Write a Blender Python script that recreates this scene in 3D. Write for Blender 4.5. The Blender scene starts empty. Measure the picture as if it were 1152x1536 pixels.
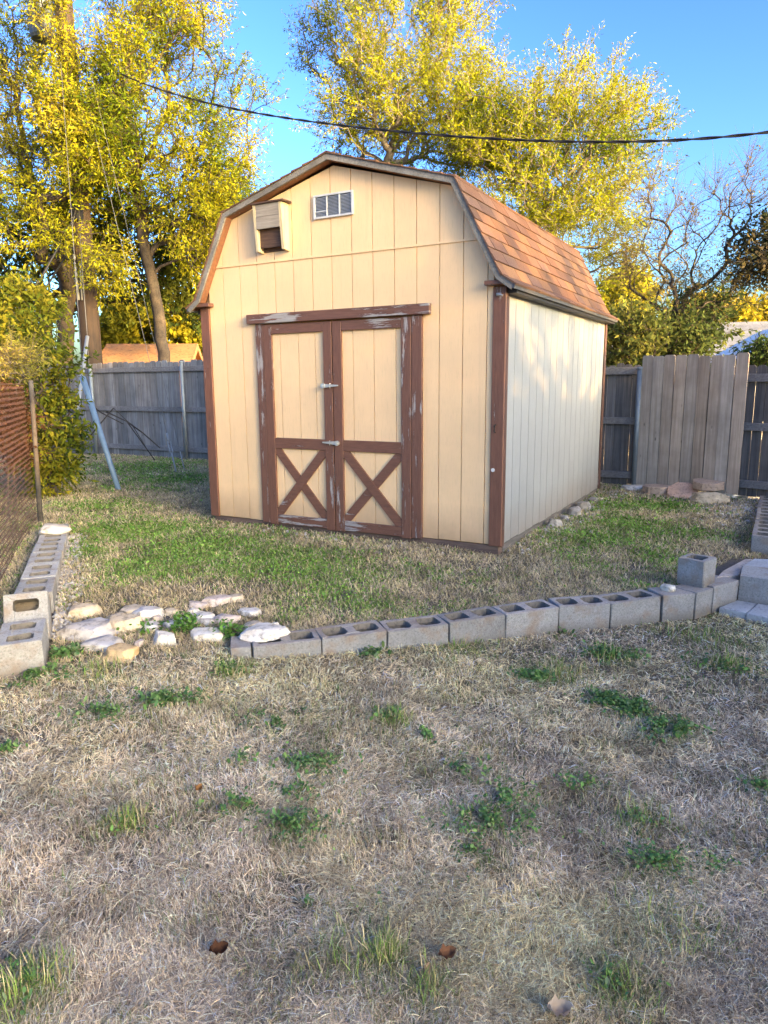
import bpy, bmesh, math, random, bisect
import numpy as np
from mathutils import Vector, Matrix, Euler, noise as mnoise

rng = np.random.default_rng(7)
random.seed(7)
scene = bpy.context.scene
COL = scene.collection
PI = math.pi

# ------------------------------------------------------------------ camera
CAM_H = 1.3184; PITCH = 0.18097; ROLL = -0.00827; FPX = 1066.4
cam_d = bpy.data.cameras.new('camera'); cam = bpy.data.objects.new('camera', cam_d); COL.objects.link(cam)
Fv = Vector((0, math.cos(PITCH), -math.sin(PITCH))); Rv = Vector((1, 0, 0)); Uv = Vector((0, math.sin(PITCH), math.cos(PITCH)))
R2 = math.cos(ROLL)*Rv + math.sin(ROLL)*Uv; U2 = -math.sin(ROLL)*Rv + math.cos(ROLL)*Uv
M = Matrix((R2, U2, -Fv)).transposed().to_4x4(); M.translation = (0, 0, CAM_H)
cam.matrix_world = M
cam_d.sensor_fit = 'VERTICAL'; cam_d.sensor_height = 36.0; cam_d.lens = FPX/1536*36.0
cam_d.clip_start = 0.05; cam_d.clip_end = 3000
scene.camera = cam
scene.render.resolution_x = 768; scene.render.resolution_y = 1024

def ray(px, py):
    return Fv + (px-576)/FPX*R2 + (768-py)/FPX*U2
def atz(px, py, z):
    d = ray(px, py); s = (z-CAM_H)/d.z
    return Vector((s*d.x, s*d.y, z))
def aty(px, py, Y):
    d = ray(px, py); s = Y/d.y
    return Vector((s*d.x, Y, CAM_H+s*d.z))

# ------------------------------------------------------------------ noise
def _hash(ix, iy, seed):
    h = (ix*374761393 + iy*668265263 + seed*974634777) & 0xffffffff
    h = ((h ^ (h >> 13))*1274126177) & 0xffffffff
    return ((h ^ (h >> 16)) & 0xffff)/65535.0
def vnoise(x, y, seed=0):
    x = np.asarray(x, float); y = np.asarray(y, float)
    ix = np.floor(x).astype(np.int64); iy = np.floor(y).astype(np.int64)
    fx = x-ix; fy = y-iy; fx = fx*fx*(3-2*fx); fy = fy*fy*(3-2*fy)
    a = _hash(ix, iy, seed); b = _hash(ix+1, iy, seed); c = _hash(ix, iy+1, seed); d = _hash(ix+1, iy+1, seed)
    return (a*(1-fx)+b*fx)*(1-fy) + (c*(1-fx)+d*fx)*fy
def fbm(x, y, seed=0, o=4):
    s = 0; a = .5; t = 0
    for k in range(o):
        s = s + a*vnoise(x*2**k, y*2**k, seed+k*17); t += a; a *= .5
    return s/t
def sstep(a, b, x):
    t = np.clip((x-a)/(b-a), 0, 1); return t*t*(3-2*t)

# ------------------------------------------------------------------ ground shape
WALLX = [-9, -1.6, -1.05, -0.863, -0.749, -0.368, 0.014, 0.395, 0.768, 1.144, 1.504, 1.9, 2.15, 2.317, 2.594, 3.6, 9]
WALLY = [3.2, 3.55, 3.70, 3.78, 3.80, 3.904, 4.04, 4.162, 4.317, 4.47, 4.532, 4.685, 4.725, 4.849, 5.029, 5.4, 6.2]
def ywall(x): return np.interp(x, WALLX, WALLY)
def height(x, y):
    x = np.asarray(x, float); y = np.asarray(y, float)
    d = y-ywall(x)-.10
    low = np.interp(x, [-6, -2.0, -1, -.5, 0, .6, 1.1, 2.2, 6], [-.19, -.19, -.20, -.225, -.26, -.295, -.32, -.335, -.335])
    low = low + .02*(fbm(x*1.3, y*1.3, 3)-.5)
    up = -.175 + .115*sstep(0.1, 1.7, d) + .03*sstep(2.5, 6, d)
    w = np.interp(x, [-6, -2.2, -1.1, -.6, 9], [.8, .8, .7, .055, .055])
    t = sstep(-1, 1, d/w)
    h = low*(1-t)+up*t
    near = np.exp(-((x)**2+(y-5)**2)/60)
    h = h + .03*(fbm(x*2.5, y*2.5, 11)-.5)*near + .012*(fbm(x*9, y*9, 12)-.5)*near
    return h
def gz(x, y):
    """ground height read from the ground sheet's grid"""
    i = min(max(bisect.bisect_right(gxl, x)-1, 0), len(gxl)-2); j = min(max(bisect.bisect_right(gyl, y)-1, 0), len(gyl)-2)
    fx = (x-gxl[i])/(gxl[i+1]-gxl[i]); fy = (y-gyl[j])/(gyl[j+1]-gyl[j])
    return float((GZ[j, i]*(1-fx)+GZ[j, i+1]*fx)*(1-fy)+(GZ[j+1, i]*(1-fx)+GZ[j+1, i+1]*fx)*fy)
def gpt(px, py):
    z = -.15
    for k in range(25):
        p = atz(px, py, z); z = .5*z+.5*gz(p.x, p.y)
    return atz(px, py, z)

# ------------------------------------------------------------------ materials
def newmat(name):
    m = bpy.data.materials.new(name); m.use_nodes = True
    nt = m.node_tree; b = nt.nodes['Principled BSDF']
    return m, nt, b
def N(nt, t, **kw):
    n = nt.nodes.new(t)
    for k, v in kw.items():
        if k.startswith('i_'): n.inputs[k[2:].replace('_', ' ')].default_value = v
        else: setattr(n, k, v)
    return n
def ramp(nt, fac, stops):
    r = nt.nodes.new('ShaderNodeValToRGB'); e = r.color_ramp.elements
    while len(e) < len(stops): e.new(.5)
    for el, (p, c) in zip(e, stops):
        el.position = p; el.color = (c, c, c, 1) if isinstance(c, (int, float)) else (*c, 1)
    nt.links.new(fac, r.inputs[0]); return r
def noise(nt, scale, vec=None, vscale=None, detail=5, rough=.6):
    n = nt.nodes.new('ShaderNodeTexNoise'); n.inputs['Scale'].default_value = scale; n.inputs['Detail'].default_value = detail
    n.inputs['Roughness'].default_value = rough
    if vec is None:
        tc = nt.nodes.new('ShaderNodeTexCoord'); vec = tc.outputs['Object']
    if vscale is not None:
        mp = nt.nodes.new('ShaderNodeMapping'); mp.inputs['Scale'].default_value = vscale; nt.links.new(vec, mp.inputs[0]); vec = mp.outputs[0]
    nt.links.new(vec, n.inputs['Vector']); return n
def mix(nt, fac, a, b, mode='MIX'):
    m = nt.nodes.new('ShaderNodeMix'); m.data_type = 'RGBA'; m.blend_type = mode
    for sock, v in ((m.inputs[0], fac), (m.inputs[6], a), (m.inputs[7], b)):
        if isinstance(v, bpy.types.NodeSocket): nt.links.new(v, sock)
        elif isinstance(v, (int, float)): sock.default_value = v
        else: sock.default_value = (*v, 1)
    return m.outputs[2]
def bump(nt, bsdf, h, strength=.3, dist=.01):
    b = nt.nodes.new('ShaderNodeBump'); b.inputs['Strength'].default_value = strength; b.inputs['Distance'].default_value = dist
    nt.links.new(h, b.inputs['Height']); nt.links.new(b.outputs[0], bsdf.inputs['Normal'])
def vcol(nt):
    a = nt.nodes.new('ShaderNodeAttribute'); a.attribute_name = 'Col'; return a.outputs['Color']

def mat_siding(name, col, dirt, dirtcol):
    m, nt, b = newmat(name)
    grain = noise(nt, 1, vscale=(160, 160, 9), detail=6, rough=.7)
    blot = noise(nt, 2.2, detail=5)
    tc = N(nt, 'ShaderNodeTexCoord'); sx = N(nt, 'ShaderNodeSeparateXYZ'); nt.links.new(tc.outputs['Object'], sx.inputs[0])
    low = N(nt, 'ShaderNodeMapRange'); low.inputs['From Min'].default_value = .02; low.inputs['From Max'].default_value = .32
    low.inputs['To Min'].default_value = 1.5; low.inputs['To Max'].default_value = 0
    nt.links.new(sx.outputs['Z'], low.inputs['Value'])
    mu = N(nt, 'ShaderNodeMath', operation='MULTIPLY'); nt.links.new(low.outputs[0], mu.inputs[0]); nt.links.new(blot.outputs[0], mu.inputs[1])
    c = mix(nt, ramp(nt, blot.outputs[0], [(.35, 0.0), (.7, 1.0)]).outputs[0], col, tuple(v*.91 for v in col))
    c = mix(nt, ramp(nt, grain.outputs[0], [(.32, .55), (.46, 0.0)]).outputs[0], c, tuple(v*.72 for v in col))
    c = mix(nt, mu.outputs[0], c, dirtcol)
    streak = noise(nt, 1, vscale=(14, 14, .5), detail=4)
    c = mix(nt, ramp(nt, streak.outputs[0], [(.60, 0.0), (.82, dirt)]).outputs[0], c, dirtcol)
    fine = noise(nt, 9, detail=8, rough=.75)
    c = mix(nt, ramp(nt, fine.outputs[0], [(.66, 0.0), (.74, .35)]).outputs[0], c, tuple(v*.6 for v in dirtcol))
    nt.links.new(c, b.inputs['Base Color']); b.inputs['Roughness'].default_value = .62
    bump(nt, b, grain.outputs[0], .55, .004)
    return m
def mat_peel(name, col, vscale, thr, wood=(.44, .385, .34)):
    m, nt, b = newmat(name)
    pn = noise(nt, 1, vscale=vscale, detail=8, rough=.72)
    big = noise(nt, 1.7, detail=2)
    ad = N(nt, 'ShaderNodeMath', operation='MULTIPLY_ADD'); nt.links.new(big.outputs[0], ad.inputs[0]); ad.inputs[1].default_value = .55
    nt.links.new(pn.outputs[0], ad.inputs[2])
    mask = ramp(nt, ad.outputs[0], [(thr, 0.0), (thr+.025, 1.0)])
    g = noise(nt, 1, vscale=tuple(v*3 for v in vscale), detail=5)
    base = mix(nt, ramp(nt, g.outputs[0], [(.3, 0.), (.7, 1.)]).outputs[0], tuple(v*.72 for v in col), tuple(v*1.12 for v in col))
    wd = mix(nt, g.outputs[0], tuple(v*.45 for v in wood), tuple(v*1.25 for v in wood))
    edge = ramp(nt, ad.outputs[0], [(thr-.05, 0.0), (thr-.005, .6), (thr+.02, 0.0)])
    base = mix(nt, edge.outputs[0], base, tuple(v*.4 for v in col))
    c = mix(nt, mask.outputs[0], base, wd)
    nt.links.new(c, b.inputs['Base Color']); b.inputs['Roughness'].default_value = .6
    inv = N(nt, 'ShaderNodeMath', operation='SUBTRACT'); inv.inputs[0].default_value = 1; nt.links.new(mask.outputs[0], inv.inputs[1])
    m2 = N(nt, 'ShaderNodeMath', operation='MULTIPLY_ADD'); nt.links.new(g.outputs[0], m2.inputs[0]); m2.inputs[1].default_value = .5; nt.links.new(inv.outputs[0], m2.inputs[2])
    bump(nt, b, m2.outputs[0], .5, .003)
    return m
def mat_wood(name, dark, light, vscale=(90, 90, 4), use_col=True, knots=True, rough=.85):
    m, nt, b = newmat(name)
    g = noise(nt, 1, vscale=vscale, detail=7, rough=.7)
    c = mix(nt, ramp(nt, g.outputs[0], [(.28, 0.), (.72, 1.)]).outputs[0], dark, light)
    bl = noise(nt, 2.5, detail=4)
    c = mix(nt, ramp(nt, bl.outputs[0], [(.4, 0.), (.7, .45)]).outputs[0], c, tuple(v*.55 for v in dark))
    if knots:
        v = N(nt, 'ShaderNodeTexVoronoi'); v.inputs['Scale'].default_value = 1
        tc = N(nt, 'ShaderNodeTexCoord'); mp = N(nt, 'ShaderNodeMapping'); mp.inputs['Scale'].default_value = (7, 7, 3); nt.links.new(tc.outputs['Object'], mp.inputs[0]); nt.links.new(mp.outputs[0], v.inputs['Vector'])
        c = mix(nt, ramp(nt, v.outputs['Distance'], [(.03, .8), (.09, 0.)]).outputs[0], c, tuple(x*.3 for x in dark))
    if use_col: c = mix(nt, 1.0, c, vcol(nt), 'MULTIPLY')
    nt.links.new(c, b.inputs['Base Color']); b.inputs['Roughness'].default_value = rough
    bump(nt, b, g.outputs[0], .6, .004)
    return m
def mat_stone(name, a, bcol, scale=18, bs=.6, use_col=False):
    m, nt, b = newmat(name)
    f = noise(nt, scale, detail=8, rough=.7); big = noise(nt, 4, detail=4)
    c = mix(nt, ramp(nt, big.outputs[0], [(.35, 0.), (.68, 1.)]).outputs[0], a, bcol)
    c = mix(nt, ramp(nt, f.outputs[0], [(.36, .75), (.49, 0.)]).outputs[0], c, tuple(v*.45 for v in a))
    if use_col: c = mix(nt, 1.0, c, vcol(nt), 'MULTIPLY')
    nt.links.new(c, b.inputs['Base Color']); b.inputs['Roughness'].default_value = .9
    bump(nt, b, f.outputs[0], bs, .012)
    return m
def mat_concrete(name, a, bcol, top):
    m, nt, b = newmat(name)
    oi = N(nt, 'ShaderNodeObjectInfo')
    gp_ = N(nt, 'ShaderNodeNewGeometry').outputs['Position']; f = noise(nt, 75, gp_, detail=8, rough=.85); big = noise(nt, 6, gp_, detail=8, rough=.7)
    c = mix(nt, ramp(nt, big.outputs[0], [(.35, 0.), (.68, 1.)]).outputs[0], a, bcol)
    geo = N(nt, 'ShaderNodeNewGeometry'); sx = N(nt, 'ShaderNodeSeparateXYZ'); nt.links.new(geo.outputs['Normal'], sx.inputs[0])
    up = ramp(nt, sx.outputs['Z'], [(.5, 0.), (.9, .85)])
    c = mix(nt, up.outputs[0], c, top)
    c = mix(nt, ramp(nt, f.outputs[0], [(.36, .8), (.49, 0.)]).outputs[0], c, tuple(v*.35 for v in a))
    c = mix(nt, ramp(nt, f.outputs[0], [(.56, 0.), (.68, .45)]).outputs[0], c, tuple(min(.8, v*1.7) for v in bcol))
    rv = ramp(nt, oi.outputs['Random'], [(0, .72), (1, 1.1)])
    c = mix(nt, 1.0, c, rv.outputs[0], 'MULTIPLY')
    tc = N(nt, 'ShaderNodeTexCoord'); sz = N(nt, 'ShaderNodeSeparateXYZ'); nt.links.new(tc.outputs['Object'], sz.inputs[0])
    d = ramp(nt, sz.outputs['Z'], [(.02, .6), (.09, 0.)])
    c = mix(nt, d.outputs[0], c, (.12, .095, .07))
    st = noise(nt, 7, gp_, detail=6)
    c = mix(nt, ramp(nt, st.outputs[0], [(.50, 0.), (.66, .6)]).outputs[0], c, (.25, .165, .10))
    nt.links.new(c, b.inputs['Base Color']); b.inputs['Roughness'].default_value = .93
    bump(nt, b, f.outputs[0], 1.0, .007)
    return m
def mat_plain(name, col, rough=.5, metal=0., var=.25, scale=12):
    m, nt, b = newmat(name)
    n = noise(nt, scale, detail=6)
    c = mix(nt, n.outputs[0], tuple(v*(1-var) for v in col), tuple(v*(1+var) for v in col))
    nt.links.new(c, b.inputs['Base Color']); b.inputs['Roughness'].default_value = rough; b.inputs['Metallic'].default_value = metal
    bump(nt, b, n.outputs[0], .15, .003)
    return m
def mat_leaf(name, trans=.35, use_noise=False):
    m = bpy.data.materials.new(name); m.use_nodes = True; nt = m.node_tree; nt.nodes.clear()
    out = nt.nodes.new('ShaderNodeOutputMaterial'); d = nt.nodes.new('ShaderNodeBsdfDiffuse'); t = nt.nodes.new('ShaderNodeBsdfTranslucent'); mx = nt.nodes.new('ShaderNodeMixShader')
    c = vcol(nt)
    nt.links.new(c, d.inputs[0]); nt.links.new(c, t.inputs[0]); mx.inputs[0].default_value = trans
    nt.links.new(d.outputs[0], mx.inputs[1]); nt.links.new(t.outputs[0], mx.inputs[2]); nt.links.new(mx.outputs[0], out.inputs[0])
    return m

MT = {}
MT['front'] = mat_siding('tan_siding', (.92, .615, .325), .25, (.45, .28, .15))  # tan paint with the warm front light mixed into its colour
MT['side'] = mat_siding('cool_lit_siding', (.30, .307, .296), .22, (.24, .21, .18))  # same siding, cooler side light put into a paler colour
MT['brown_v'] = mat_peel('brown_paint_vertical', (.185, .078, .044), (26, 26, 3.0), .93)
MT['brown_h'] = mat_peel('brown_paint_horizontal', (.185, .078, .044), (3.0, 26, 26), .92)
MT['peel_v'] = mat_peel('peeling_paint_vertical', (.18, .078, .046), (30, 30, 2.6), .825)
MT['peel_h'] = mat_peel('peeling_paint_horizontal', (.18, .078, .046), (2.4, 30, 30), .83)
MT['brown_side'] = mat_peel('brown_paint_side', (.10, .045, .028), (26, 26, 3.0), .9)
MT['rake'] = mat_stone('weathered_grey_trim', (.17, .15, .125), (.34, .30, .25), 60, .5)
MT['soffit'] = mat_peel('brown_soffit', (.24, .10, .045), (12, 12, 12), .95)
MT['blacktrim'] = mat_plain('dark_metal_drip_edge', (.03, .028, .026), .55, .3)
MT['drip'] = mat_plain('grey_drip_edge', (.11, .11, .11), .5, .4)
MT['dark'] = mat_plain('dark_gap', (.02, .016, .013), .9)
MT['sill'] = mat_wood('weathered_sill', (.07, .045, .035), (.22, .14, .10), (5, 60, 60), False, False)
MT['oldwood'] = mat_wood('old_grey_board', (.22, .18, .14), (.44, .37, .29), (4, 80, 80), False, False)
MT['sunlit_wood'] = mat_wood('sunlit_yellow_board', (.55, .42, .22), (.75, .60, .36), (60, 60, 4), False, False)  # bat house sides: yellow of the low sun put into the board colour
MT['darkwood'] = mat_wood('dark_inner_board', (.05, .025, .015), (.15, .08, .05), (5, 80, 80), False, False)
MT['whiteframe'] = mat_plain('white_vent_paint', (.58, .57, .55), .5)
MT['louver'] = mat_plain('grey_vent_louver', (.36, .38, .42), .5, .2)
MT['steel'] = mat_plain('zinc_hardware', (.68, .66, .6), .35, .7)
MT['galv'] = mat_plain('galvanised_pipe', (.22, .25, .26), .5, .35)
MT['wire'] = mat_plain('dull_steel_wire', (.13, .13, .13), .7, .1)
MT['rust'] = mat_plain('rusty_wire', (.095, .046, .028), .8, .1, .5, 30)
MT['fence'] = mat_wood('weathered_grey_fence', (.105, .098, .09), (.33, .31, .285), (38, 38, 1.3))
MT['fence_r'] = mat_wood('weathered_dark_fence', (.085, .075, .068), (.25, .225, .205), (38, 38, 1.3))
MT['newfence'] = mat_wood('pale_fence_board', (.30, .235, .17), (.60, .50, .39), (34, 34, 1.2))
MT['rail'] = mat_wood('fence_rail', (.11, .10, .092), (.30, .275, .255), (6, 60, 60), False, False)
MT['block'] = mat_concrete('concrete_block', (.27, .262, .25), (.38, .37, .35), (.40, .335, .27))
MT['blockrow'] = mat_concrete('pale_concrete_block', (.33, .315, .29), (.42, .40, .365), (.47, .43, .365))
MT['inner'] = mat_stone('block_inside', (.13, .115, .095), (.21, .18, .145), 30)
MT['dirt'] = mat_stone('block_soil', (.10, .075, .05), (.2, .16, .11), 40)
MT['lime'] = mat_stone('limestone', (.52, .46, .38), (.80, .77, .72), 22, 1.0, True)
MT['paver'] = mat_stone('paver', (.42, .33, .25), (.56, .46, .37), 40, .5, True)
MT['slab'] = mat_stone('slab', (.40, .39, .37), (.52, .51, .49), 50, .5)
MT['bark'] = mat_stone('bark', (.03, .023, .018), (.085, .064, .046), 30, 1.0)
MT['twig'] = mat_stone('grey_bark', (.12, .10, .08), (.26, .215, .165), 30, 1.0)
MT['polewood'] = mat_wood('pole_wood', (.014, .009, .007), (.065, .038, .023), (26, 26, .7), False, False)
MT['leaf'] = mat_leaf('leaf', .4)
MT['grass'] = mat_leaf('grass', .2)
MT['cable'] = mat_plain('black_cable', (.012, .012, .013), .5)
MT['bluepipe'] = mat_plain('pale_blue_guard', (.17, .26, .37), .45)
MT['whitepipe'] = mat_plain('pale_guard', (.27, .28, .27), .5)
MT['transf'] = mat_plain('transformer_grey', (.06, .08, .10), .5)
MT['wallpaint'] = mat_plain('house_wall', (.55, .47, .38), .8)
MT['roofgrey'] = mat_stone('grey_roof', (.14, .15, .165), (.21, .22, .24), 25)
MT['roofor'] = mat_stone('orange_roof', (.38, .20, .085), (.44, .235, .10), 12, .2)
MT['white'] = mat_plain('white_trim', (.75, .73, .66), .6)
MT['glass'] = mat_plain('window_glass', (.05, .06, .07), .1)
MT['deadleaf'] = mat_plain('dead_leaf', (.30, .13, .05), .7, 0, .5, 40)

m, nt, b = newmat('shingle')
c = vcol(nt); g = noise(nt, 170, detail=6, rough=.85); bl = noise(nt, 3, detail=5)
c = mix(nt, ramp(nt, g.outputs[0], [(.3, .75), (.52, 0.)]).outputs[0], c, (.05, .03, .02))
c = mix(nt, ramp(nt, bl.outputs[0], [(.5, 0.), (.75, .35)]).outputs[0], c, (.11, .075, .06))
nt.links.new(c, b.inputs['Base Color']); b.inputs['Roughness'].default_value = .95; bump(nt, b, g.outputs[0], .7, .004); MT['shingle'] = m

m, nt, b = newmat('soil_ground')
n1 = noise(nt, 60, detail=8, rough=.75); n2 = noise(nt, 3, detail=5); n3 = noise(nt, 14, detail=5)
c = mix(nt, ramp(nt, n1.outputs[0], [(.3, 0.), (.7, 1.)]).outputs[0], (.045, .034, .026), (.21, .165, .12))
c = mix(nt, ramp(nt, n2.outputs[0], [(.4, 0.), (.65, .6)]).outputs[0], c, (.14, .125, .06))
c = mix(nt, ramp(nt, n3.outputs[0], [(.5, 0.), (.75, .6)]).outputs[0], c, (.20, .16, .12))
nt.links.new(c, b.inputs['Base Color']); b.inputs['Roughness'].default_value = 1.0; bump(nt, b, n1.outputs[0], 1.0, .02); MT['ground'] = m

# ------------------------------------------------------------------ object helpers
def setp(o, label=None, cat=None, group=None, kind=None):
    if label: o['label'] = label
    if cat: o['category'] = cat
    if group: o['group'] = group
    if kind: o['kind'] = kind
    return o
def thing(name, label, cat, loc=(0, 0, 0), rz=0., group=None):
    o = bpy.data.objects.new(name, None); COL.objects.link(o); o.empty_display_size = .2
    o.location = loc; o.rotation_euler = (0, 0, rz)
    return setp(o, label, cat, group)
def wmat(o):
    m = Matrix.Translation(o.location) @ o.rotation_euler.to_matrix().to_4x4() @ Matrix.Diagonal((*o.scale, 1))
    return wmat(o.parent) @ m if o.parent else m

def raw_mesh(name, V, F=None, quads=None, tris=None, cols=None, smooth=False):
    """fast mesh from numpy: quads (n,4) and/or tris (n,3)"""
    me = bpy.data.meshes.new(name)
    V = np.asarray(V, np.float32)
    loops = []; starts = []; p = 0
    for A, k in ((quads, 4), (tris, 3)):
        if A is not None and len(A):
            A = np.asarray(A, np.int32); loops.append(A.ravel()); starts.append(p+np.arange(len(A))*k); p += A.size
    L = np.concatenate(loops); S = np.concatenate(starts)
    me.vertices.add(len(V)); me.vertices.foreach_set('co', V.ravel())
    me.loops.add(len(L)); me.loops.foreach_set('vertex_index', L.astype(np.int32))
    me.polygons.add(len(S)); me.polygons.foreach_set('loop_start', S.astype(np.int32))
    if smooth: me.polygons.foreach_set('use_smooth', np.ones(len(S), bool))
    me.update(calc_edges=True)
    if cols is not None:
        a = me.color_attributes.new('Col', 'FLOAT_COLOR', 'POINT')
        c = np.ones((len(V), 4), np.float32); c[:, :3] = cols
        a.data.foreach_set('color', c.ravel())
    return me
def link(name, me, mat, parent=None, origin=None):
    o = bpy.data.objects.new(name, me); COL.objects.link(o)
    if mat is not None:
        for mm in (mat if isinstance(mat, (list, tuple)) else [mat]): me.materials.append(mm)
    if parent is not None: o.parent = parent
    return o
def shift(me, parent=None, origin=None):
    """world-coordinate mesh -> local to parent / own origin"""
    if parent is not None: me.transform(wmat(parent).inverted())
    elif origin is not None: me.transform(Matrix.Translation(-Vector(origin)))

class MB:
    def __init__(s): s.bm = bmesh.new(); s.cl = s.bm.verts.layers.float_color.new('Col'); s.col = (1, 1, 1, 1); s.mi = 0
    def v(s, p):
        x = s.bm.verts.new(p); x[s.cl] = s.col; return x
    def f(s, vs):
        try: fc = s.bm.faces.new(vs); fc.material_index = s.mi; return fc
        except ValueError: return None
    def hexa(s, P, bev=0.):
        vs = [s.v(p) for p in P]
        fs = [s.f([vs[i] for i in q]) for q in ((3, 2, 1, 0), (4, 5, 6, 7), (0, 1, 5, 4), (1, 2, 6, 5), (2, 3, 7, 6), (3, 0, 4, 7))]
        if bev > 0:
            es = list({e for fc in fs for e in fc.edges})
            r = bmesh.ops.bevel(s.bm, geom=es, offset=bev, segments=1, affect='EDGES', profile=.5)
            for v in r['verts']: v[s.cl] = s.col
        return vs
    def box(s, x0, x1, y0, y1, z0, z1, bev=0., M=None):
        P = [Vector(p) for p in ((x0, y0, z0), (x1, y0, z0), (x1, y1, z0), (x0, y1, z0), (x0, y0, z1), (x1, y0, z1), (x1, y1, z1), (x0, y1, z1))]
        if M is not None: P = [M @ p for p in P]
        return s.hexa(P, bev)
    def prism(s, poly, d0, d1, axis='y'):
        """poly list of (a,b) extruded along axis"""
        def mk(a, b, d): return {'y': (a, d, b), 'x': (d, a, b), 'z': (a, b, d)}[axis]
        A = [s.v(mk(a, b, d0)) for a, b in poly]; B = [s.v(mk(a, b, d1)) for a, b in poly]
        s.f(A); s.f(B[::-1]); n = len(poly)
        for i in range(n): s.f([A[(i+1) % n], A[i], B[i], B[(i+1) % n]])
    def tube(s, pts, r, n=8, caps=True):
        pts = [Vector(p) for p in pts]; rings = []
        for i, p in enumerate(pts):
            t = (pts[min(i+1, len(pts)-1)]-pts[max(i-1, 0)]).normalized()
            a = t.cross(Vector((0, 0, 1)) if abs(t.z) < .9 else Vector((1, 0, 0))).normalized(); b2 = t.cross(a)
            rr = r[i] if isinstance(r, (list, tuple)) else r
            rings.append([s.v(p+rr*(math.cos(2*PI*k/n)*a+math.sin(2*PI*k/n)*b2)) for k in range(n)])
        for A, B in zip(rings, rings[1:]):
            for k in range(n): s.f([A[k], A[(k+1) % n], B[(k+1) % n], B[k]])
        if caps: s.f(rings[0][::-1]); s.f(rings[-1])
    def build(s, name, mat, parent=None, smooth=False, world=False, origin=None):
        bmesh.ops.recalc_face_normals(s.bm, faces=s.bm.faces)
        me = bpy.data.meshes.new(name); s.bm.to_mesh(me); s.bm.free()
        if smooth:
            for p in me.polygons: p.use_smooth = True
        if world and parent is not None: shift(me, parent)
        if origin is not None: shift(me, None, origin)
        o = link(name, me, mat, parent)
        if origin is not None: o.location = origin
        return o

ORD = ['first', 'second', 'third', 'fourth', 'fifth', 'sixth', 'seventh', 'eighth', 'ninth', 'tenth', 'eleventh', 'twelfth', 'thirteenth']

# ------------------------------------------------------------------ ground
def axis(lo, hi, step, far):
    core = np.arange(lo, hi+step*.5, step); a = []; d = step; x = hi
    while x < far: d *= 1.25; x += d; a.append(x)
    b = []; d = step; x = lo
    while x > -far: d *= 1.25; x -= d; b.append(x)
    return np.array(b[::-1]+list(core)+a)
gx = axis(-5.5, 5.5, .06, 900); gy = axis(.3, 11, .06, 900)
gxl = gx.tolist(); gyl = gy.tolist()
GX, GY = np.meshgrid(gx, gy); GZ = height(GX, GY)
nx, ny = len(gx), len(gy); idx = np.arange(nx*ny).reshape(ny, nx)
Q = np.stack([idx[:-1, :-1], idx[:-1, 1:], idx[1:, 1:], idx[1:, :-1]], -1).reshape(-1, 4)
me = raw_mesh('ground', np.stack([GX, GY, GZ], -1).reshape(-1, 3), quads=Q, smooth=True)
setp(link('ground', me, MT['ground']), kind='structure')

# ------------------------------------------------------------------ SHED
TH = 0.50757; W = 3.05; D = 3.55
SHED0 = Vector((0.9344, 5.6252, 0.))
shed = thing('garden_shed', 'tan gambrel roofed wooden shed with brown trim and crossed double doors', 'shed', SHED0, -TH)
SM = wmat(shed)
def S(u, v, z): return SM @ Vector((u, v, z))
ZE = 2.03; KZ = 2.79; RZ = 3.10; KU = .40   # gambrel inner profile (wall)
def prof(u):
    """top of the front wall under the roof deck"""
    c = abs(u+W/2); k = W/2-KU
    if c <= k: return RZ-(RZ-KZ)*c/k
    return KZ-(KZ-ZE)*(c-k)/KU
GR = [-.139-.2032*i for i in range(14)]
edges = [-.085]+GR+[-2.965]
KU_PTS = [-KU, -W/2, -(W-KU)]
def strip(mb, u0, u1, z0, z1f, v0, v1):
    us = sorted([u for u in KU_PTS if min(u0, u1) < u < max(u0, u1)]+[u0, u1])
    if z1f is not None:
        lim = KU*max(0, z1f-ZE)/(KZ-ZE)
        us = sorted(us+[u for u in (-lim, -(W-lim)) if min(u0, u1) < u < max(u0, u1)])
        poly = [(us[0], z0), (us[-1], z0)]+[(u, min(z1f, prof(u)-.004)) for u in us[::-1]]
    else: poly = [(us[0], z0), (us[-1], z0)]+[(u, prof(u)) for u in us[::-1]]
    mb.prism(poly, v0, v1)
DL, DR = -2.405, -.692
wall = MB()
G = .0036
for a, b2 in zip(edges, edges[1:]):
    u1, u0 = a-G, b2+G
    if u1 <= DL or u0 >= DR: strip(wall, u0, u1, .005+.004*math.sin(u0*31), 2.383, 0., .02)
    else:
        if u1 > DR: strip(wall, DR+.002, u1, .005, 1.855, 0, .02); strip(wall, u0, u1, 1.855, 2.383, 0, .02)
        elif u0 < DL: strip(wall, u0, DL-.002, .005, 1.855, 0, .02); strip(wall, u0, u1, 1.855, 2.383, 0, .02)
        else: strip(wall, u0, u1, 1.90, 2.383, 0., .02)
for a, b2 in zip(edges, edges[1:]):
    u0, u1 = b2+G, a-G
    if u0 < -2.85: u0 = -2.85
    if prof(u0) > 2.41 and prof(u1) > 2.41: strip(wall, u0, u1, 2.392, None, -.004, .018)
    elif max(prof(u0), prof(u1)) > 2.41:
        lim = KU*(2.392-ZE)/(KZ-ZE)
        if u1 > -W/2: wall.prism([(u0, 2.392), (-lim, 2.392), (-lim, 2.393), (u0, prof(u0))], -.004, .018)
        else: wall.prism([(-(W-lim), 2.392), (u1, 2.392), (u1, prof(u1)), (-(W-lim), 2.393)], -.004, .018)
wall.build('front_wall', MT['front'], shed)
mb = MB(); strip(mb, -W+.02, -.02, -.02, None, .022, .05); mb.build('wall_backing', mat_plain('groove_shadow', (.42, .25, .11), .9), shed)
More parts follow.
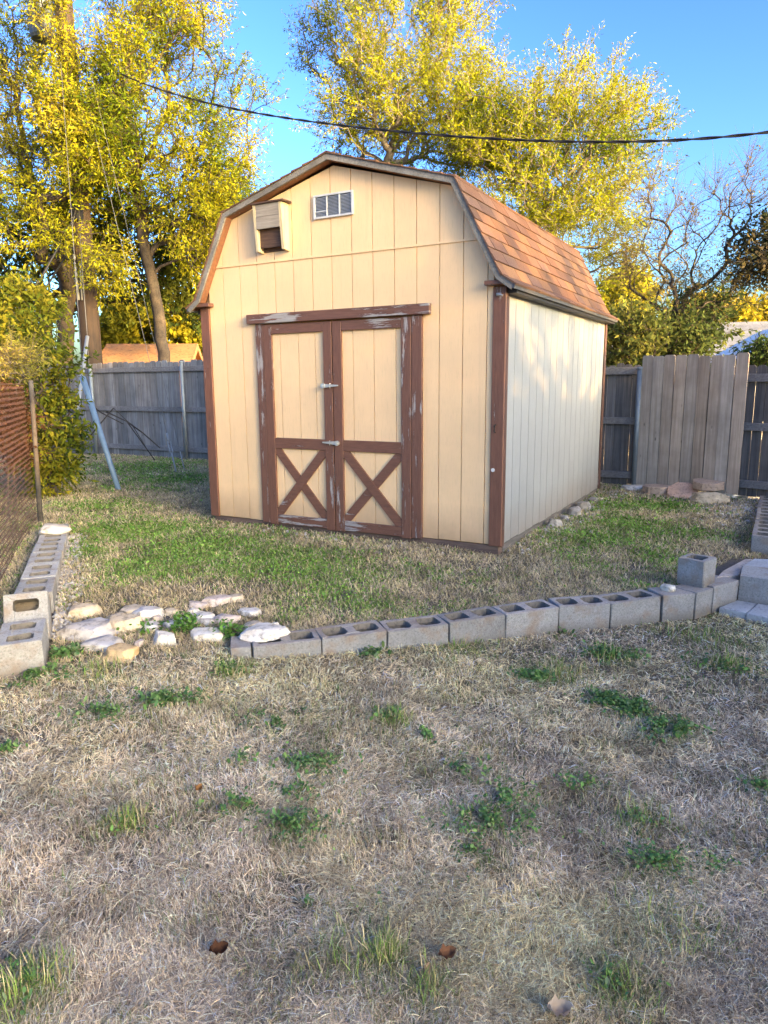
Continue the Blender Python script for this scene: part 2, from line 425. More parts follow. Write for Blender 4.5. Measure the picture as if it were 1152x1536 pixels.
mb = MB(); mb.prism([(-2.87, 2.383), (-.18, 2.383), (-.19, 2.40), (-2.86, 2.40)], -.010, .0); mb.build('seam_flashing', MT['front'], shed)
# right side wall with grooves
def side_wall(name, u_in, u_out, mat):
    mb = MB(); v = .065
    k = 0
    while v < D-.06:
        v1 = min(v+.2032, D-.05)
        mb.box(min(u_in, u_out), max(u_in, u_out), v+G, v1-G, .005+.004*math.sin(k*2.1), ZE-.01)
        v = v1; k += 1
    mb.build(name, mat, shed)
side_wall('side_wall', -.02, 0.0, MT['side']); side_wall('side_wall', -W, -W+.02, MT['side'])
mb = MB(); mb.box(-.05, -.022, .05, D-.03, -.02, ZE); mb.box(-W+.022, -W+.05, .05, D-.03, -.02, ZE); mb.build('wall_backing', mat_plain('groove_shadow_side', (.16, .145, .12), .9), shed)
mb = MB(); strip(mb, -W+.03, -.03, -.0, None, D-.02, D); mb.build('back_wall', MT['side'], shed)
mb = MB(); mb.box(-W+.03, -.03, .06, D-.04, -.01, .03); mb.build('floor', MT['dark'], shed)
# corner trims
mb = MB(); mb.box(-.088, .018, -.02, .0, .0, ZE-.005, .003); mb.build('corner_trim', MT['brown_v'], shed)
mb = MB(); mb.box(0., .018, .001, .062, -.01, ZE-.01, .003); mb.build('corner_trim', MT['brown_side'], shed)
mb = MB(); mb.box(-W-.018, -2.962, -.02, .0, .0, ZE+.0, .003); mb.build('corner_trim', MT['brown_v'], shed)
mb = MB(); mb.box(0., .018, D-.055, D+.02, .0, ZE-.01, .003); mb.build('corner_trim', MT['brown_side'], shed)
mb = MB(); mb.box(-W-.018, -W, .001, .062, -.0, ZE-.01, .003); mb.build('corner_trim', MT['brown_side'], shed)
# sill beams / skids
mb = MB(); mb.box(-W+.02, -.01, .004, .10, -.075, -.002, .004); mb.build('sill_beam', MT['sill'], shed)
mb = MB(); mb.box(-.09, -.004, .10, D-.01, -.075, -.002, .004); mb.build('sill_beam', mat_wood('weathered_side_sill', (.07, .06, .05), (.22, .19, .16), (60, 5, 60), False, False), shed)
mb = MB(); mb.box(-W+.004, -W+.09, .10, D-.01, -.075, -.002, .004); mb.build('sill_beam', MT['sill'], shed)
# doors
mb = MB(); mb.box(-2.485, -.615, -.05, -.001, 1.853, 1.937, .004); mb.build('door_lintel', MT['peel_h'], shed)
mb = MB(); mb.box(-2.403, -2.315, -.024, .0, -.005, 1.851, .003); mb.build('door_jamb', MT['peel_v'], shed)
mb = MB(); mb.box(-.788, -.690, -.024, .0, -.005, 1.851, .003); mb.build('door_jamb', MT['peel_v'], shed)
def door(u0, u1, grooves, outer_left, top):
    d = MB(); e = sorted([u0]+grooves+[u1])
    for a, b2 in zip(e, e[1:]): d.box(a+.003, b2-.003, -.002, .014, .0, top-.02)
    d.box(u0+.02, u1-.02, .015, .021, .0, top-.02)
    o = d.build('door', MT['front'], shed)
    sw = .092; inner0 = u0+sw; inner1 = u1-sw
    mb = MB(); mb.box(u0+.001, inner0, -.026, -.003, -.015, top, .003); mb.build('stile', MT['brown_v'] if outer_left else MT['brown_v'], o)
    mb = MB(); mb.box(inner1, u1-.001, -.026, -.003, -.015, top, .003); mb.build('stile', MT['brown_v'] if outer_left else MT['peel_v'], o)
    g = .0015
    for z0, z1, mt in ((top-.085, top-.001, 'brown_h' if outer_left else 'peel_h'), (.715, .813, 'brown_h'), (-.005, .083, 'peel_h')):
        mb = MB(); mb.box(inner0+g, inner1-g, -.0245, -.003, z0, z1, .003); mb.build('rail', MT[mt], o)
    zb, zt, hw = .086, .712, .040
    for up, dv in ((outer_left, -.0225), (not outer_left, -.0175)):
        a = Vector((inner0+.008, zb if up else zt)); b2 = Vector((inner1-.008, zt if up else zb))
        t = (b2-a).normalized(); n = Vector((-t.y, t.x))
        # board clipped to the panel opening
        poly = []
        P = [a-n*hw-t*.1, b2-n*hw+t*.1, b2+n*hw+t*.1, a+n*hw-t*.1]
        def clip(P, f):
            R = []
            for i in range(len(P)):
                p, q = P[i], P[(i+1) % len(P)]; fp, fq = f(p), f(q)
                if fp >= 0: R.append(p)
                if fp*fq < 0: R.append(p+(q-p)*(fp/(fp-fq)))
            return R
        for f in (lambda p: p.x-inner0-g, lambda p: inner1-g-p.x, lambda p: p.y-zb, lambda p: zt-p.y): P = clip(P, f)
        mb = MB(); mb.prism([(p.x, p.y) for p in P], dv, -.003); mb.build('cross_brace', MT['brown_h'], o)
    return o
dl = door(-2.312, -1.566, [-2.139, -1.934, -1.754], True, 1.842)
dr = door(-1.558, -.791, [-1.361, -1.153, -.941], False, 1.842)
dl['label'] = 'left door leaf with hasp on its inner stile'; dr['label'] = 'right door leaf with peeling outer stile'
mb = MB(); mb.box(-2.30, -.80, .03, .3, -.06, -.03); mb.build('threshold', MT['dark'], shed)
def hasp(u, z, s, parent):
    mb = MB(); mb.tube([(u, -.028, z), (u, -.05, z)], .022, 12)
    mb.tube([(u, -.05, z), (u, -.056, z)], .012, 10)
    mb.prism([(u+s*.015, z-.016), (u+s*.155, z-.002), (u+s*.155, z+.008), (u+s*.015, z+.016)], -.042, -.032)
    mb.tube([(u+s*.075, -.04, z-.02), (u+s*.075, -.055, z), (u+s*.075, -.04, z+.02)], .004, 6)
    mb.build('latch', MT['steel'], parent)
hasp(-1.655, 1.288, 1, dl); hasp(-1.520, .785, -1, dr)
# hooks on the right corner trim
mb = MB(); mb.tube([(-.04, -.022, 1.965), (-.03, -.045, 1.965), (.0, -.045, 1.955)], .008, 6); mb.tube([(-.055, -.028, 1.968), (-.02, -.028, 1.968)], .012, 6); mb.build('bracket', MT['steel'], shed)
mb = MB(); mb.tube([(-.045, -.022, .98), (-.045, -.05, .97), (-.045, -.05, .93), (-.045, -.03, .92)], .006, 6); mb.build('hook', MT['dark'], shed)
mb = MB(); mb.tube([(-.06, -.0215, .62), (-.06, -.026, .62)], .016, 8); mb.build('patch', MT['whiteframe'], shed)
# gable vent
vf = MB(); vo = (-1.722, -1.328, 2.690, 2.882); fw = .016
vf.box(vo[0], vo[1], -.026, -.005, vo[2], vo[2]+fw, .002); vf.box(vo[0], vo[1], -.026, -.005, vo[3]-fw, vo[3], .002)
for u in (vo[0], vo[1]-fw): vf.box(u, u+fw, -.0255, -.005, vo[2]+fw, vo[3]-fw)
for k in (1, 2):
    u = vo[0]+fw/2+(vo[1]-vo[0]-fw)*k/3-.0045; vf.box(u, u+.009, -.0245, -.005, vo[2]+fw, vo[3]-fw)
vf.box(vo[0]+fw, vo[0]+fw+.11, -.022, -.006, vo[2]+.055, vo[2]+.061)
vent = vf.build('gable_vent', MT['whiteframe'], shed)
mb = MB()
for k in range(14):
    z = vo[2]+fw+.003+k*.0109
    mb.hexa([(vo[0]+fw, -.020, z), (vo[1]-fw, -.020, z), (vo[1]-fw, -.008, z+.009), (vo[0]+fw, -.008, z+.009), (vo[0]+fw, -.020, z+.002), (vo[1]-fw, -.020, z+.002), (vo[1]-fw, -.008, z+.011), (vo[0]+fw, -.008, z+.011)])
mb.build('louver', MT['louver'], vent)
mb = MB(); mb.box(vo[0]+.01, vo[1]-.01, -.0065, -.0045, vo[2]+.01, vo[3]-.01); mb.build('screen', MT['dark'], vent)
# roof
VF, VB = -.10, D+.12
PR = [(.107, 2.025), (-.004, 2.105), (-.385, 2.835), (-1.525, 3.172)]
OUT = PR+[(-W-u, z) for u, z in PR[-2::-1]]
def offs(P, d):
    R = []
    for i, p in enumerate(P):
        p = Vector(p); ns = []
        if i > 0: t = (p-Vector(P[i-1])).normalized(); ns.append(Vector((t.y, -t.x)))
        if i < len(P)-1: t = (Vector(P[i+1])-p).normalized(); ns.append(Vector((t.y, -t.x)))
        n = sum(ns, Vector((0, 0))).normalized(); k = max(.5, n.dot(ns[0]))
        R.append(p-n*(-d)/k)
    return R
INN = offs(OUT, -.044)
if INN[3].y > OUT[3][1]: INN = offs(OUT, .044)
DEC = offs(OUT, -.02)
if DEC[3].y > OUT[3][1]: DEC = offs(OUT, .02)
deck = MB()
for i in range(len(OUT)-1):
    a, b2, c2, d2 = OUT[i], OUT[i+1], DEC[i+1], DEC[i]
    deck.prism([tuple(a), tuple(b2), tuple(c2), tuple(d2)], VF+.02, VB-.02)
roof = deck.build('roof', MT['soffit'], shed)
for v0, v1 in ((VF, VF+.019), (VB-.019, VB)):
    mb = MB()
    for i in range(len(OUT)-1):
        a, b2 = Vector(OUT[i]), Vector(OUT[i+1]); c2, d2 = INN[i+1], INN[i]
        mb.prism([tuple(a), tuple(b2), tuple(c2), tuple(d2)], v0, v1)
    mb.build('rake_trim', MT['rake'], roof)
mb = MB()
for i in range(1, len(OUT)-2):
    c2, d2 = DEC[i+1], DEC[i]; e2, f2 = INN[i+1], INN[i]
    mb.prism([tuple(d2), tuple(c2), tuple(e2), tuple(f2)], VF+.021, -.006)
mb.build('soffit', MT['soffit'], roof)
for sgn in (1, -1):
    def q(u): return u if sgn == 1 else -W-u
    mb = MB(); P = [(.09, 2.0), (.108, 1.995), (.113, 2.022), (.095, 2.032)]
    mb.prism([(q(u), z) for u, z in P], VF-.002, VB+.002); mb.build('drip_edge', MT['drip'], roof)
    mb = MB(); mb.prism([(q(u), z) for u, z in [(.0, 1.975), (.088, 1.975), (.088, 2.012), (.0, 2.07)]], .02, VB-.021); mb.build('eave_board', MT['blacktrim'], roof)
    mb = MB(); mb.prism([(q(u), z) for u, z in [(-.135, 2.055), (.06, 2.03), (.06, 2.0), (.0, 2.02), (-.135, 2.025)]], VF+.022, -.003) if False else mb.box(min(q(-.14), q(.05)), max(q(-.14), q(.05)), VF+.022, -.0025, 2.035, 2.068, .003)
    mb.build('eave_return', MT['brown_h'], roof)
# shingles
sh = MB(); r0 = random.Random(3)
pal = [(.185, .09, .046), (.165, .08, .044), (.215, .108, .05), (.125, .064, .042), (.18, .094, .056), (.145, .08, .054)]
def course(a, b2, k, nrow, sgn, v0, v1, off):
    """one course of tabs: a, b2 lower and upper (u,z)"""
    t = (b2-a).normalized(); n = Vector((t.y, -t.x))*(1 if sgn > 0 else -1)
    if n.y < 0: n = -n
    v = v0-off
    while v < v1:
        w = .305
        e0, e1 = max(v+.0035, v0), min(v+w-.0035, v1)
        if e1-e0 > .02:
            c = pal[r0.randrange(len(pal))]; j = r0.uniform(.68, 1.28)
            sh.col = (c[0]*j, c[1]*j, c[2]*j, 1)
            lo = a-t*(.012+r0.uniform(-.002, .002)); up = b2+t*.004
            lift = .014+r0.uniform(0, .005)
            p0 = lo+n*.001; p1 = lo+n*lift; p2 = up+n*.005; p3 = up+n*.001
            sh.hexa([(p0.x, e0, p0.y), (p0.x, e1, p0.y), (p3.x, e1, p3.y), (p3.x, e0, p3.y), (p1.x, e0, p1.y), (p1.x, e1, p1.y), (p2.x, e1, p2.y), (p2.x, e0, p2.y)])
        v += w
for sgn in (1, -1):
    P = [Vector(p) for p in (PR if sgn > 0 else [(-W-u, z) for u, z in PR])]
    k = 0
    for i in range(3):
        L = (P[i+1]-P[i]).length; n = max(1, round(L/.125))
        for j in range(n):
            course(P[i].lerp(P[i+1], j/n), P[i].lerp(P[i+1], (j+1)/n), k, n, sgn, VF-.012, VB+.012, (k % 2)*.15+r0.uniform(0, .03)); k += 1
sh.col = (.25, .13, .085, 1)
for j in range(12):
    v0 = VF-.012+j*(VB-VF)/12
    sh.hexa([(-1.62, v0, 3.150), (-1.43, v0, 3.150), (-1.43, v0+.33, 3.156), (-1.62, v0+.33, 3.156), (-1.60, v0, 3.162), (-1.45, v0, 3.162), (-1.45, v0+.33, 3.172), (-1.60, v0+.33, 3.172)]) if False else None
cap = [(-1.525, 3.19), (-1.44, 3.163), (-1.44, 3.158), (-1.525, 3.183), (-1.61, 3.158), (-1.61, 3.163)]
sh.prism(cap, VF-.012, VB+.012)
sh.build('roof_shingle', MT['shingle'], roof)

# bat house on the gable
bat = thing('bat_house', 'small weathered wooden bat house hung on the gable left of the vent', 'bat house', S(-2.15, -.01, 2.47), -TH)
def bp(mb, name, mat, parent=bat): return mb.build(name, mat, parent)
mb = MB(); mb.box(-.125, .125, -.004, .004, .0, .37); bp(mb, 'back_board', MT['darkwood'])
for s in (-1, 1):
    mb = MB(); x0, x1 = (-.155, -.127) if s < 0 else (.127, .155)
    mb.hexa([(x0, -.075, .0), (x1, -.075, .0), (x1, .004, -.01), (x0, .004, -.01), (x0, -.11, .385), (x1, -.11, .385), (x1, .004, .385), (x0, .004, .385)]); bp(mb, 'side_board', MT['sunlit_wood'])
mb = MB(); mb.hexa([(-.1265, -.095, .185), (.1265, -.095, .185), (.1265, -.08, .185), (-.1265, -.08, .185), (-.1265, -.1, .283), (.1265, -.1, .283), (.1265, -.085, .283), (-.1265, -.085, .283)])
mb.hexa([(-.1265, -.1, .286), (.1265, -.1, .286), (.1265, -.085, .286), (-.1265, -.085, .286), (-.1265, -.106, .384), (.1265, -.106, .384), (.1265, -.091, .384), (-.1265, -.091, .384)]); bp(mb, 'front_panel', MT['oldwood'])
mb = MB(); mb.box(-.17, .19, -.125, .004, .386, .40, .002); bp(mb, 'lid', MT['darkwood'])
mb = MB(); mb.box(-.125, .125, -.05, -.042, .03, .34); bp(mb, 'baffle', MT['darkwood'])

# ------------------------------------------------------------------ FENCES
def fence(name, label, pts, ztop, zbot, bw, mat, rails, postsx, rail_side=-1, dog=.025, gap=.004, group=None, lean=0., posth=None):
    """picket fence along the polyline pts (world x,y); board faces toward the camera"""
    pts = [Vector((p[0], p[1])) for p in pts]
    org = Vector((pts[0].x, pts[0].y, zbot)); t = thing(name, label, 'fence', org, 0, group)
    r = random.Random(hash(len(label)) % 99)
    mb = MB(); rb = [MB() for _ in rails]; L = 0
    for a, b2 in zip(pts, pts[1:]):
        d = (b2-a); n = max(1, round(d.length/bw)); d.normalize(); nn = Vector((d.y, -d.x))
        if nn.y > 0: nn = -nn                       # toward camera
        seg = (b2-a).length
        for i in range(n):
            s0 = seg*i/n+gap/2+r.uniform(0, gap); s1 = seg*(i+1)/n-gap/2-r.uniform(0, gap)
            zt = ztop+r.uniform(-.02, .02); zb = zbot+r.uniform(-.01, .015); off = r.uniform(-.004, .004)
            j = r.uniform(.72, 1.2); tint = r.uniform(-.05, .05); mb.col = (j*(1+tint), j, j*(1-tint), 1)
            tilt = r.uniform(-.003, .003)
            P0 = lambda s, z, o: (a.x+d.x*(s+tilt*z)+nn.x*(o+off), a.y+d.y*(s+tilt*z)+nn.y*(o+off), z)
            q = [(s0, zb), (s1, zb), (s1, zt-dog), (s1-dog, zt), (s0+dog, zt), (s0, zt-dog)]
            A = [mb.v(P0(s, z, .0)) for s, z in q]; B = [mb.v(P0(s, z, -.016)) for s, z in q]
            mb.f(A); mb.f(B[::-1])
            for k in range(6): mb.f([A[(k+1) % 6], A[k], B[k], B[(k+1) % 6]])
        for k, z in enumerate(rails):
            o0, o1 = (.006, .044) if rail_side < 0 else (-.06, -.02)
            m0 = Matrix(((d.x, nn.x, 0, a.x), (d.y, nn.y, 0, a.y), (0, 0, 1, 0), (0, 0, 0, 1)))
            rb[k].box(0.005, seg-.005, o0, o1, z-.045, z+.045, .004, m0)
    mb.build('picket', mat, t, world=True)
    for k in range(len(rails)): rb[k].build('rail', MT['rail'], t, world=True)
    return t
back = fence('wooden_fence', 'weathered grey picket fence with galvanised posts behind the shed', [(-6.9, 14.80), (-6.0, 14.25), (-3.4, 12.85), (.6, 10.65), (2.35, 9.70)], 1.72, -.05, .142, MT['fence'], [.14, .86, 1.58], [])
def post(parent, x, y, z0, z1, r=.032, mat=None):
    mb = MB(); mb.tube([(x, y, z0), (x, y, z1)], r, 10); mb.tube([(x, y, z1), (x, y, z1+.02), (x, y, z1+.03)], [r*1.2, r*1.15, r*.4], 10)
    mb.build('post', mat or MT['galv'], parent, True, world=True)
for px in (148, 283):
    # along the fence line
    a = Vector((-6.0, 14.25)); b2 = Vector((-3.4, 12.85)); best = None
    for k in range(400):
        p = a.lerp(b2, -.3+k/400*2.2); qx = 576+FPX*p.x/(p.y*math.cos(PITCH)+.0)
        qx = 576+FPX*(p.x)/(p.y*math.cos(PITCH)+(CAM_H-.8)*math.sin(PITCH))
        if best is None or abs(qx-px) < best[0]: best = (abs(qx-px), p)
    p = best[1]; post(back, p.x-.045, p.y-.085, -.1, 1.68)
rf1 = fence('wooden_fence', 'dark weathered fence section between the shed corner and the pale boards', [(2.45, 9.62), (3.27, 9.16)], 1.52, -.03, .10, MT['fence_r'], [.10, .80, 1.43], [], gap=.002)
post(rf1, 3.225, 9.075, -.1, 1.45, .035)
fence('fence_panel', 'panel of pale newer wide boards nailed in front of the dark fence', [(3.235, 9.05), (4.085, 8.10)], 1.60, .0, .1415, MT['newfence'], [], [], dog=.018, gap=.004)
fence('wooden_fence', 'dark grey weathered fence section right of the pale boards', [(3.30, 9.20), (4.14, 8.24), (4.45, 7.95), (6.6, 5.75)], 1.47, -.03, .115, MT['fence_r'], [.12, .78, 1.33], [], gap=.002)

# chain-link fence at the left
cl = thing('chain_link_fence', 'rusty brown chain link fence running along the left edge', 'fence', (-3.44, 6.97, -.1))
A0 = Vector((-3.50, 7.05)); A1 = Vector((-2.05, 3.0)); dd = (A1-A0); LL = dd.length; dd.normalize()
cell = .046; zt0, zb0 = 1.325, -.12
mb = MB()
def wirepath(pts, r):
    mb.tube(pts, r, 3, False)
ncol = int(LL/cell)
for i in range(ncol):
    pts = []; nz = int((zt0-zb0)/(cell/1.0))
    for j in range(nz*2+1):
        z = zb0+j*cell/2; s = (i+.5)*cell+(cell*.5 if j % 2 else -cell*.5)*1.0
        sag = .012*math.sin(s*2.1+z*2)+.02*math.sin(s*.9)
        side = .004 if j % 2 else -.004
        if z > zt0: break
        jz, js = random.uniform(-.005, .005), random.uniform(-.005, .005); pts.append((A0.x+dd.x*(s+js)+dd.y*(sag+side), A0.y+dd.y*(s+js)-dd.x*(sag+side), z+jz))
    wirepath(pts, .0026)
mb.build('mesh', MT['rust'], cl, world=True)
mb = MB(); mb.tube([(A0.x, A0.y, zt0), (A1.x, A1.y, zt0)], .005, 5); mb.build('top_wire', MT['rust'], cl, world=True)
mb = MB(); mb.tube([(A0.x+.02, A0.y+.02, -.1), (A0.x+.0, A0.y+.1, .6), (A0.x+.03, A0.y+.08, 1.36)], [.028, .024, .023], 8); mb.build('post', mat_stone('post_bark', (.05, .042, .036), (.11, .095, .08), 30), cl, True, world=True)
mb = MB(); mb.tube([(A1.x, A1.y, -.2), (A1.x, A1.y, 1.36)], .03, 8); mb.build('post', MT['galv'], cl, True, world=True)

# ------------------------------------------------------------------ CONCRETE BLOCKS
def rr(cx, cy, hx, hy, r, n=4):
    P = []
    for sx, sy, a0 in ((1, 1, 0), (-1, 1, 90), (-1, -1, 180), (1, -1, 270)):
        for k in range(n+1):
            a = math.radians(a0+90*k/n); P.append((cx+sx*(hx-r)+r*math.cos(a), cy+sy*(hy-r)+r*math.sin(a)))
    return P
def block_mesh(name, L, Wd, H, holes, fill=.06, jit=.003, fillc=None, seed=0):
    """concrete block, long side along x, origin at the centre of its base; holes: list of (cx, cy, hx, hy)"""
    bm = bmesh.new(); cl_ = bm.verts.layers.float_color.new('Col'); r = random.Random(seed)
    ob = rr(0, 0, L/2, Wd/2, .006, 1); ch = .004
    def ring(P, z, s=0.):
        return [bm.verts.new((x-(s if x > 0 else -s), y-(s if y > 0 else -s), z)) for x, y in P]
    R0 = ring(ob, 0); R1 = ring(ob, H-ch); R2 = ring(ob, H, ch)
    def sk(A, B, mi=0):
        n = len(A)
        for k in range(n):
            f = bm.faces.new([A[k], A[(k+1) % n], B[(k+1) % n], B[k]]); f.material_index = mi
    sk(R0, R1); sk(R1, R2)
    loops = [R2]; bedges = []
    for (cx, cy, hx, hy) in holes:
        P = rr(cx, cy, hx, hy, min(hx, hy)*.45, 4)
        T = [bm.verts.new((x, y, H)) for x, y in P]; B = [bm.verts.new((cx+(x-cx)*.93, cy+(y-cy)*.93, H-fill)) for x, y in P]
        sk(B, T, 2); loops.append(T)
        f = bm.faces.new(B); f.material_index = 1
    for Lp in loops:
        for k in range(len(Lp)):
            a, b3 = Lp[k], Lp[(k+1) % len(Lp)]
            e = bm.edges.get((a, b3)) or bm.edges.new((a, b3)); bedges.append(e)
    bmesh.ops.triangle_fill(bm, use_beauty=True, edges=bedges)
    for v in bm.verts:
        v[cl_] = (1, 1, 1, 1); v.co += Vector((r.uniform(-jit, jit), r.uniform(-jit, jit), r.uniform(-jit, jit)))
    bmesh.ops.recalc_face_normals(bm, faces=bm.faces)
    me = bpy.data.meshes.new(name); bm.to_mesh(me); bm.free(); return me
def cells2(L, Wd): 
    return [(-L*.245, 0, L*.175, Wd*.5-.034), (L*.245, 0, L*.175, Wd*.5-.034)]
BM_ = [block_mesh('cinder_block', .394, .194, .19, cells2(.394, .194), f, seed=i) for i, f in enumerate((.06, .09, .13, .07))]
BS_ = block_mesh('cinder_block_solid', .394, .194, .19, [], seed=9)
BH_ = block_mesh('cinder_block_half', .194, .194, .19, [(0, 0, .064, .062)], .12, seed=5)
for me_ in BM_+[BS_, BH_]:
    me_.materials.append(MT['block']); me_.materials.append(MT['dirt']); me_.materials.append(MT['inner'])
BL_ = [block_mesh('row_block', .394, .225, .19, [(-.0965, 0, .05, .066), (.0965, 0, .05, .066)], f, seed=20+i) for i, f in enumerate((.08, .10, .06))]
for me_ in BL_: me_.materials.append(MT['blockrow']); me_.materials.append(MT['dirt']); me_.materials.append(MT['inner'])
def put(me_, name, x, y, ztop, rz, label, group, sx=1., tilt=(0, 0), cat='cinder block', H=.19, sz=1.):
    o = bpy.data.objects.new(name, me_); COL.objects.link(o)
    o.location = (x, y, ztop-H*sz); o.rotation_euler = (tilt[0], tilt[1], rz); o.scale = (sx, 1, sz)
    return setp(o, label, cat, group)
# curved retaining wall
JP = [(-.749, 3.800), (-.368, 3.904), (.014, 4.04), (.395, 4.162), (.768, 4.317), (1.144, 4.470), (1.504, 4.532), (1.9, 4.685)]
r1 = random.Random(5)
for i, (a, b2) in enumerate(zip(JP, JP[1:])):
    a = Vector(a); b2 = Vector(b2); d = b2-a; L = d.length; d.normalize(); n = Vector((-d.y, d.x)); c = (a+b2)/2+n*.097
    put(BM_[(i*3) % 4], 'cinder_block', c.x, c.y, -.14+r1.uniform(-.006, .004), math.atan2(d.y, d.x)+r1.uniform(-.012, .012), '%s full grey block from the left end of the curved retaining wall' % ORD[i], 'blocks of the curved retaining wall', (L-.006)/.394, (r1.uniform(-.012, .012), 0))
def solidblock(a, b2, zt, label, depth=.19, mesh=None, name='cinder_block', cat='cinder block', grp='blocks of the curved retaining wall'):
    a = Vector(a); b2 = Vector(b2); d = b2-a; L = d.length; d.normalize(); n = Vector((-d.y, d.x)); c = (a+b2)/2+n*(.194/2)
    return put(mesh or BS_, name, c.x, c.y, zt, math.atan2(d.y, d.x), label, grp, (L-.005)/(.394 if mesh is not BH_ else .194))
solidblock((-.868, 3.775), (-.752, 3.799), -.14, 'short end piece of block left of the first full wall block')
solidblock((1.905, 4.685), (2.15, 4.735), -.137, 'rust stained solid wall block with a round pebble on its end', mesh=BS_)
solidblock((2.155, 4.737), (2.325, 4.850), -.135, 'narrow wall block at the bend below the upright half block')
solidblock((2.328, 4.853), (2.60, 5.035), -.13, 'last wall block past the bend next to the step')
# sunk blocks left of the wall end
for (pa, pb, zt, lab) in (((265, 983), (332, 976), -.185, 'half buried block among the flat stones left of the wall'), ((196, 994), (262, 985), -.20, 'nearly buried block at the far left end of the wall')):
    A_ = atz(*pa, zt); B_ = atz(*pb, zt); d = (B_-A_); d.z = 0; L = d.length; d.normalize(); n = Vector((-d.y, d.x, 0)); c = (A_+B_)/2+n*.097
    put(BM_[1], 'cinder_block', c.x, c.y, zt, math.atan2(d.y, d.x), lab, 'blocks of the curved retaining wall', L/.394)
# upright half block
hb = put(BH_, 'cinder_block', 2.26, 4.985, .055, math.radians(42), 'single celled half block standing upright on the bend of the wall', None)
# left row
def lr(px, py): return atz(px, py, 0.0)
LJ = [lr(62, 960), lr(71, 914), lr(76.5, 891), lr(87, 867), lr(92, 848), lr(96.5, 829), lr(100.5, 812), lr(104, 797), lr(107, 783)]
P0 = Vector((LJ[0].x, LJ[0].y)); P1 = Vector((-2.98, 6.60)); rd = (P1-P0).normalized(); left_n = Vector((-rd.y, rd.x)); lrz = math.atan2(rd.y, rd.x)
for i in range(8):
    s = .2+i*.402
    if i >= 1: s += .10
    if i == 1: continue
    c = P0+rd*s+left_n*.112
    put(BL_[i % 3], 'cinder_block', c.x, c.y, .0+(.012 if i else -.0)+r1.uniform(-.006, .006), lrz+r1.uniform(-.015, .015),
        '%s block counted from the near end of the left row' % ('nearest' if i == 0 else ORD[i]), 'blocks of the straight left row', tilt=(r1.uniform(-.01, .01), 0))
s = .2+.402+.035; c = P0+rd*s+left_n*.118
tb = put(BL_[1], 'cinder_block', c.x, c.y, .05, lrz, 'tilted block leaning between the two nearest blocks of the left row', 'blocks of the straight left row')
tb.rotation_euler = (0, math.radians(-62), lrz); tb.location = (c.x+rd.x*.02, c.y+rd.y*.02, -.095); tb.scale = (.72, 1.06, .9)
# right row going back toward the fence
ra, rb_ = Vector((3.151, 5.95)), Vector((4.435, 8.266)); rd2 = (rb_-ra).normalized(); rn = Vector((rd2.y, -rd2.x)); rrz = math.atan2(rd2.y, rd2.x)
for i in range(6):
    c = ra+rd2*(.2+i*.40)+rn*.097
    put(BM_[i % 4], 'cinder_block', c.x, c.y, .0+r1.uniform(-.005, .005), rrz+r1.uniform(-.01, .01), '%s block from the near end of the right edge row' % ORD[i], 'blocks of the row along the right edge')
# steps at the right
def slab(name, pts, z0, z1, label, cat, mat, world=True, bev=.006, seed=0):
    r = random.Random(seed); mb = MB(); c = Vector((sum(p[0] for p in pts)/len(pts), sum(p[1] for p in pts)/len(pts), z0))
    n = len(pts); B = [mb.v((p[0], p[1], z0)) for p in pts]; T = [mb.v((p[0], p[1], z1-bev)) for p in pts]
    T2 = [mb.v((p[0]+(c.x-p[0])*bev*2.5, p[1]+(c.y-p[1])*bev*2.5, z1+r.uniform(-.003, .003))) for p in pts]
    for A_, B_ in ((B, T), (T, T2)):
        for k in range(n): mb.f([A_[k], A_[(k+1) % n], B_[(k+1) % n], B_[k]])
    mb.f(T2); mb.f(B[::-1])
    return setp(mb.build(name, mat, origin=c), label, cat)
def xy(*q): p = atz(*q); return (p.x, p.y)
ra0 = xy(1110, 863, -.10); rb0 = xy(1225, 879, -.10)
dv = Vector((.30, .54))*.62
slab('step_block', [ra0, rb0, (rb0[0]+dv.x, rb0[1]+dv.y), (ra0[0]+dv.x*.9, ra0[1]+dv.y*.9)], -.34, -.10, 'long grey concrete block forming the step riser at the right edge', 'step block', MT['blockrow'], seed=1)
slab('paving_slab', [xy(1079, 912, -.29), xy(1119, 920, -.29), xy(1135, 905, -.29), xy(1107, 899, -.29)], -.36, -.29, 'left low grey slab on the ground in front of the step riser', 'paving slab', MT['slab'], seed=2)
slab('paving_slab', [xy(1120, 920.5, -.288), xy(1200, 937, -.288), xy(1215, 919, -.288), xy(1137, 905, -.288)], -.36, -.288, 'right low grey slab in front of the step riser cut by the photo edge', 'paving slab', MT['slab'], seed=6)
slab('paving_slab', [(ra0[0]+dv.x*.93, ra0[1]+dv.y*.93), (rb0[0]+dv.x*1.03, rb0[1]+dv.y*1.03), (rb0[0]+dv.x*2.2, rb0[1]+dv.y*2.2), xy(1131, 838, -.11)], -.25, -.11, 'pale grey slab on top of the step behind the riser', 'paving slab', MT['slab'], seed=3)
slab('paving_slab', [xy(1076, 865, -.125), xy(1109, 862, -.125), (ra0[0]+dv.x*.90, ra0[1]+dv.y*.90), xy(1129, 838, -.125), xy(1118, 838, -.125), xy(1085, 856, -.125)], -.30, -.125, 'brown stone slab between the grass and the pale step slab', 'paving slab', MT['paver'], seed=4)

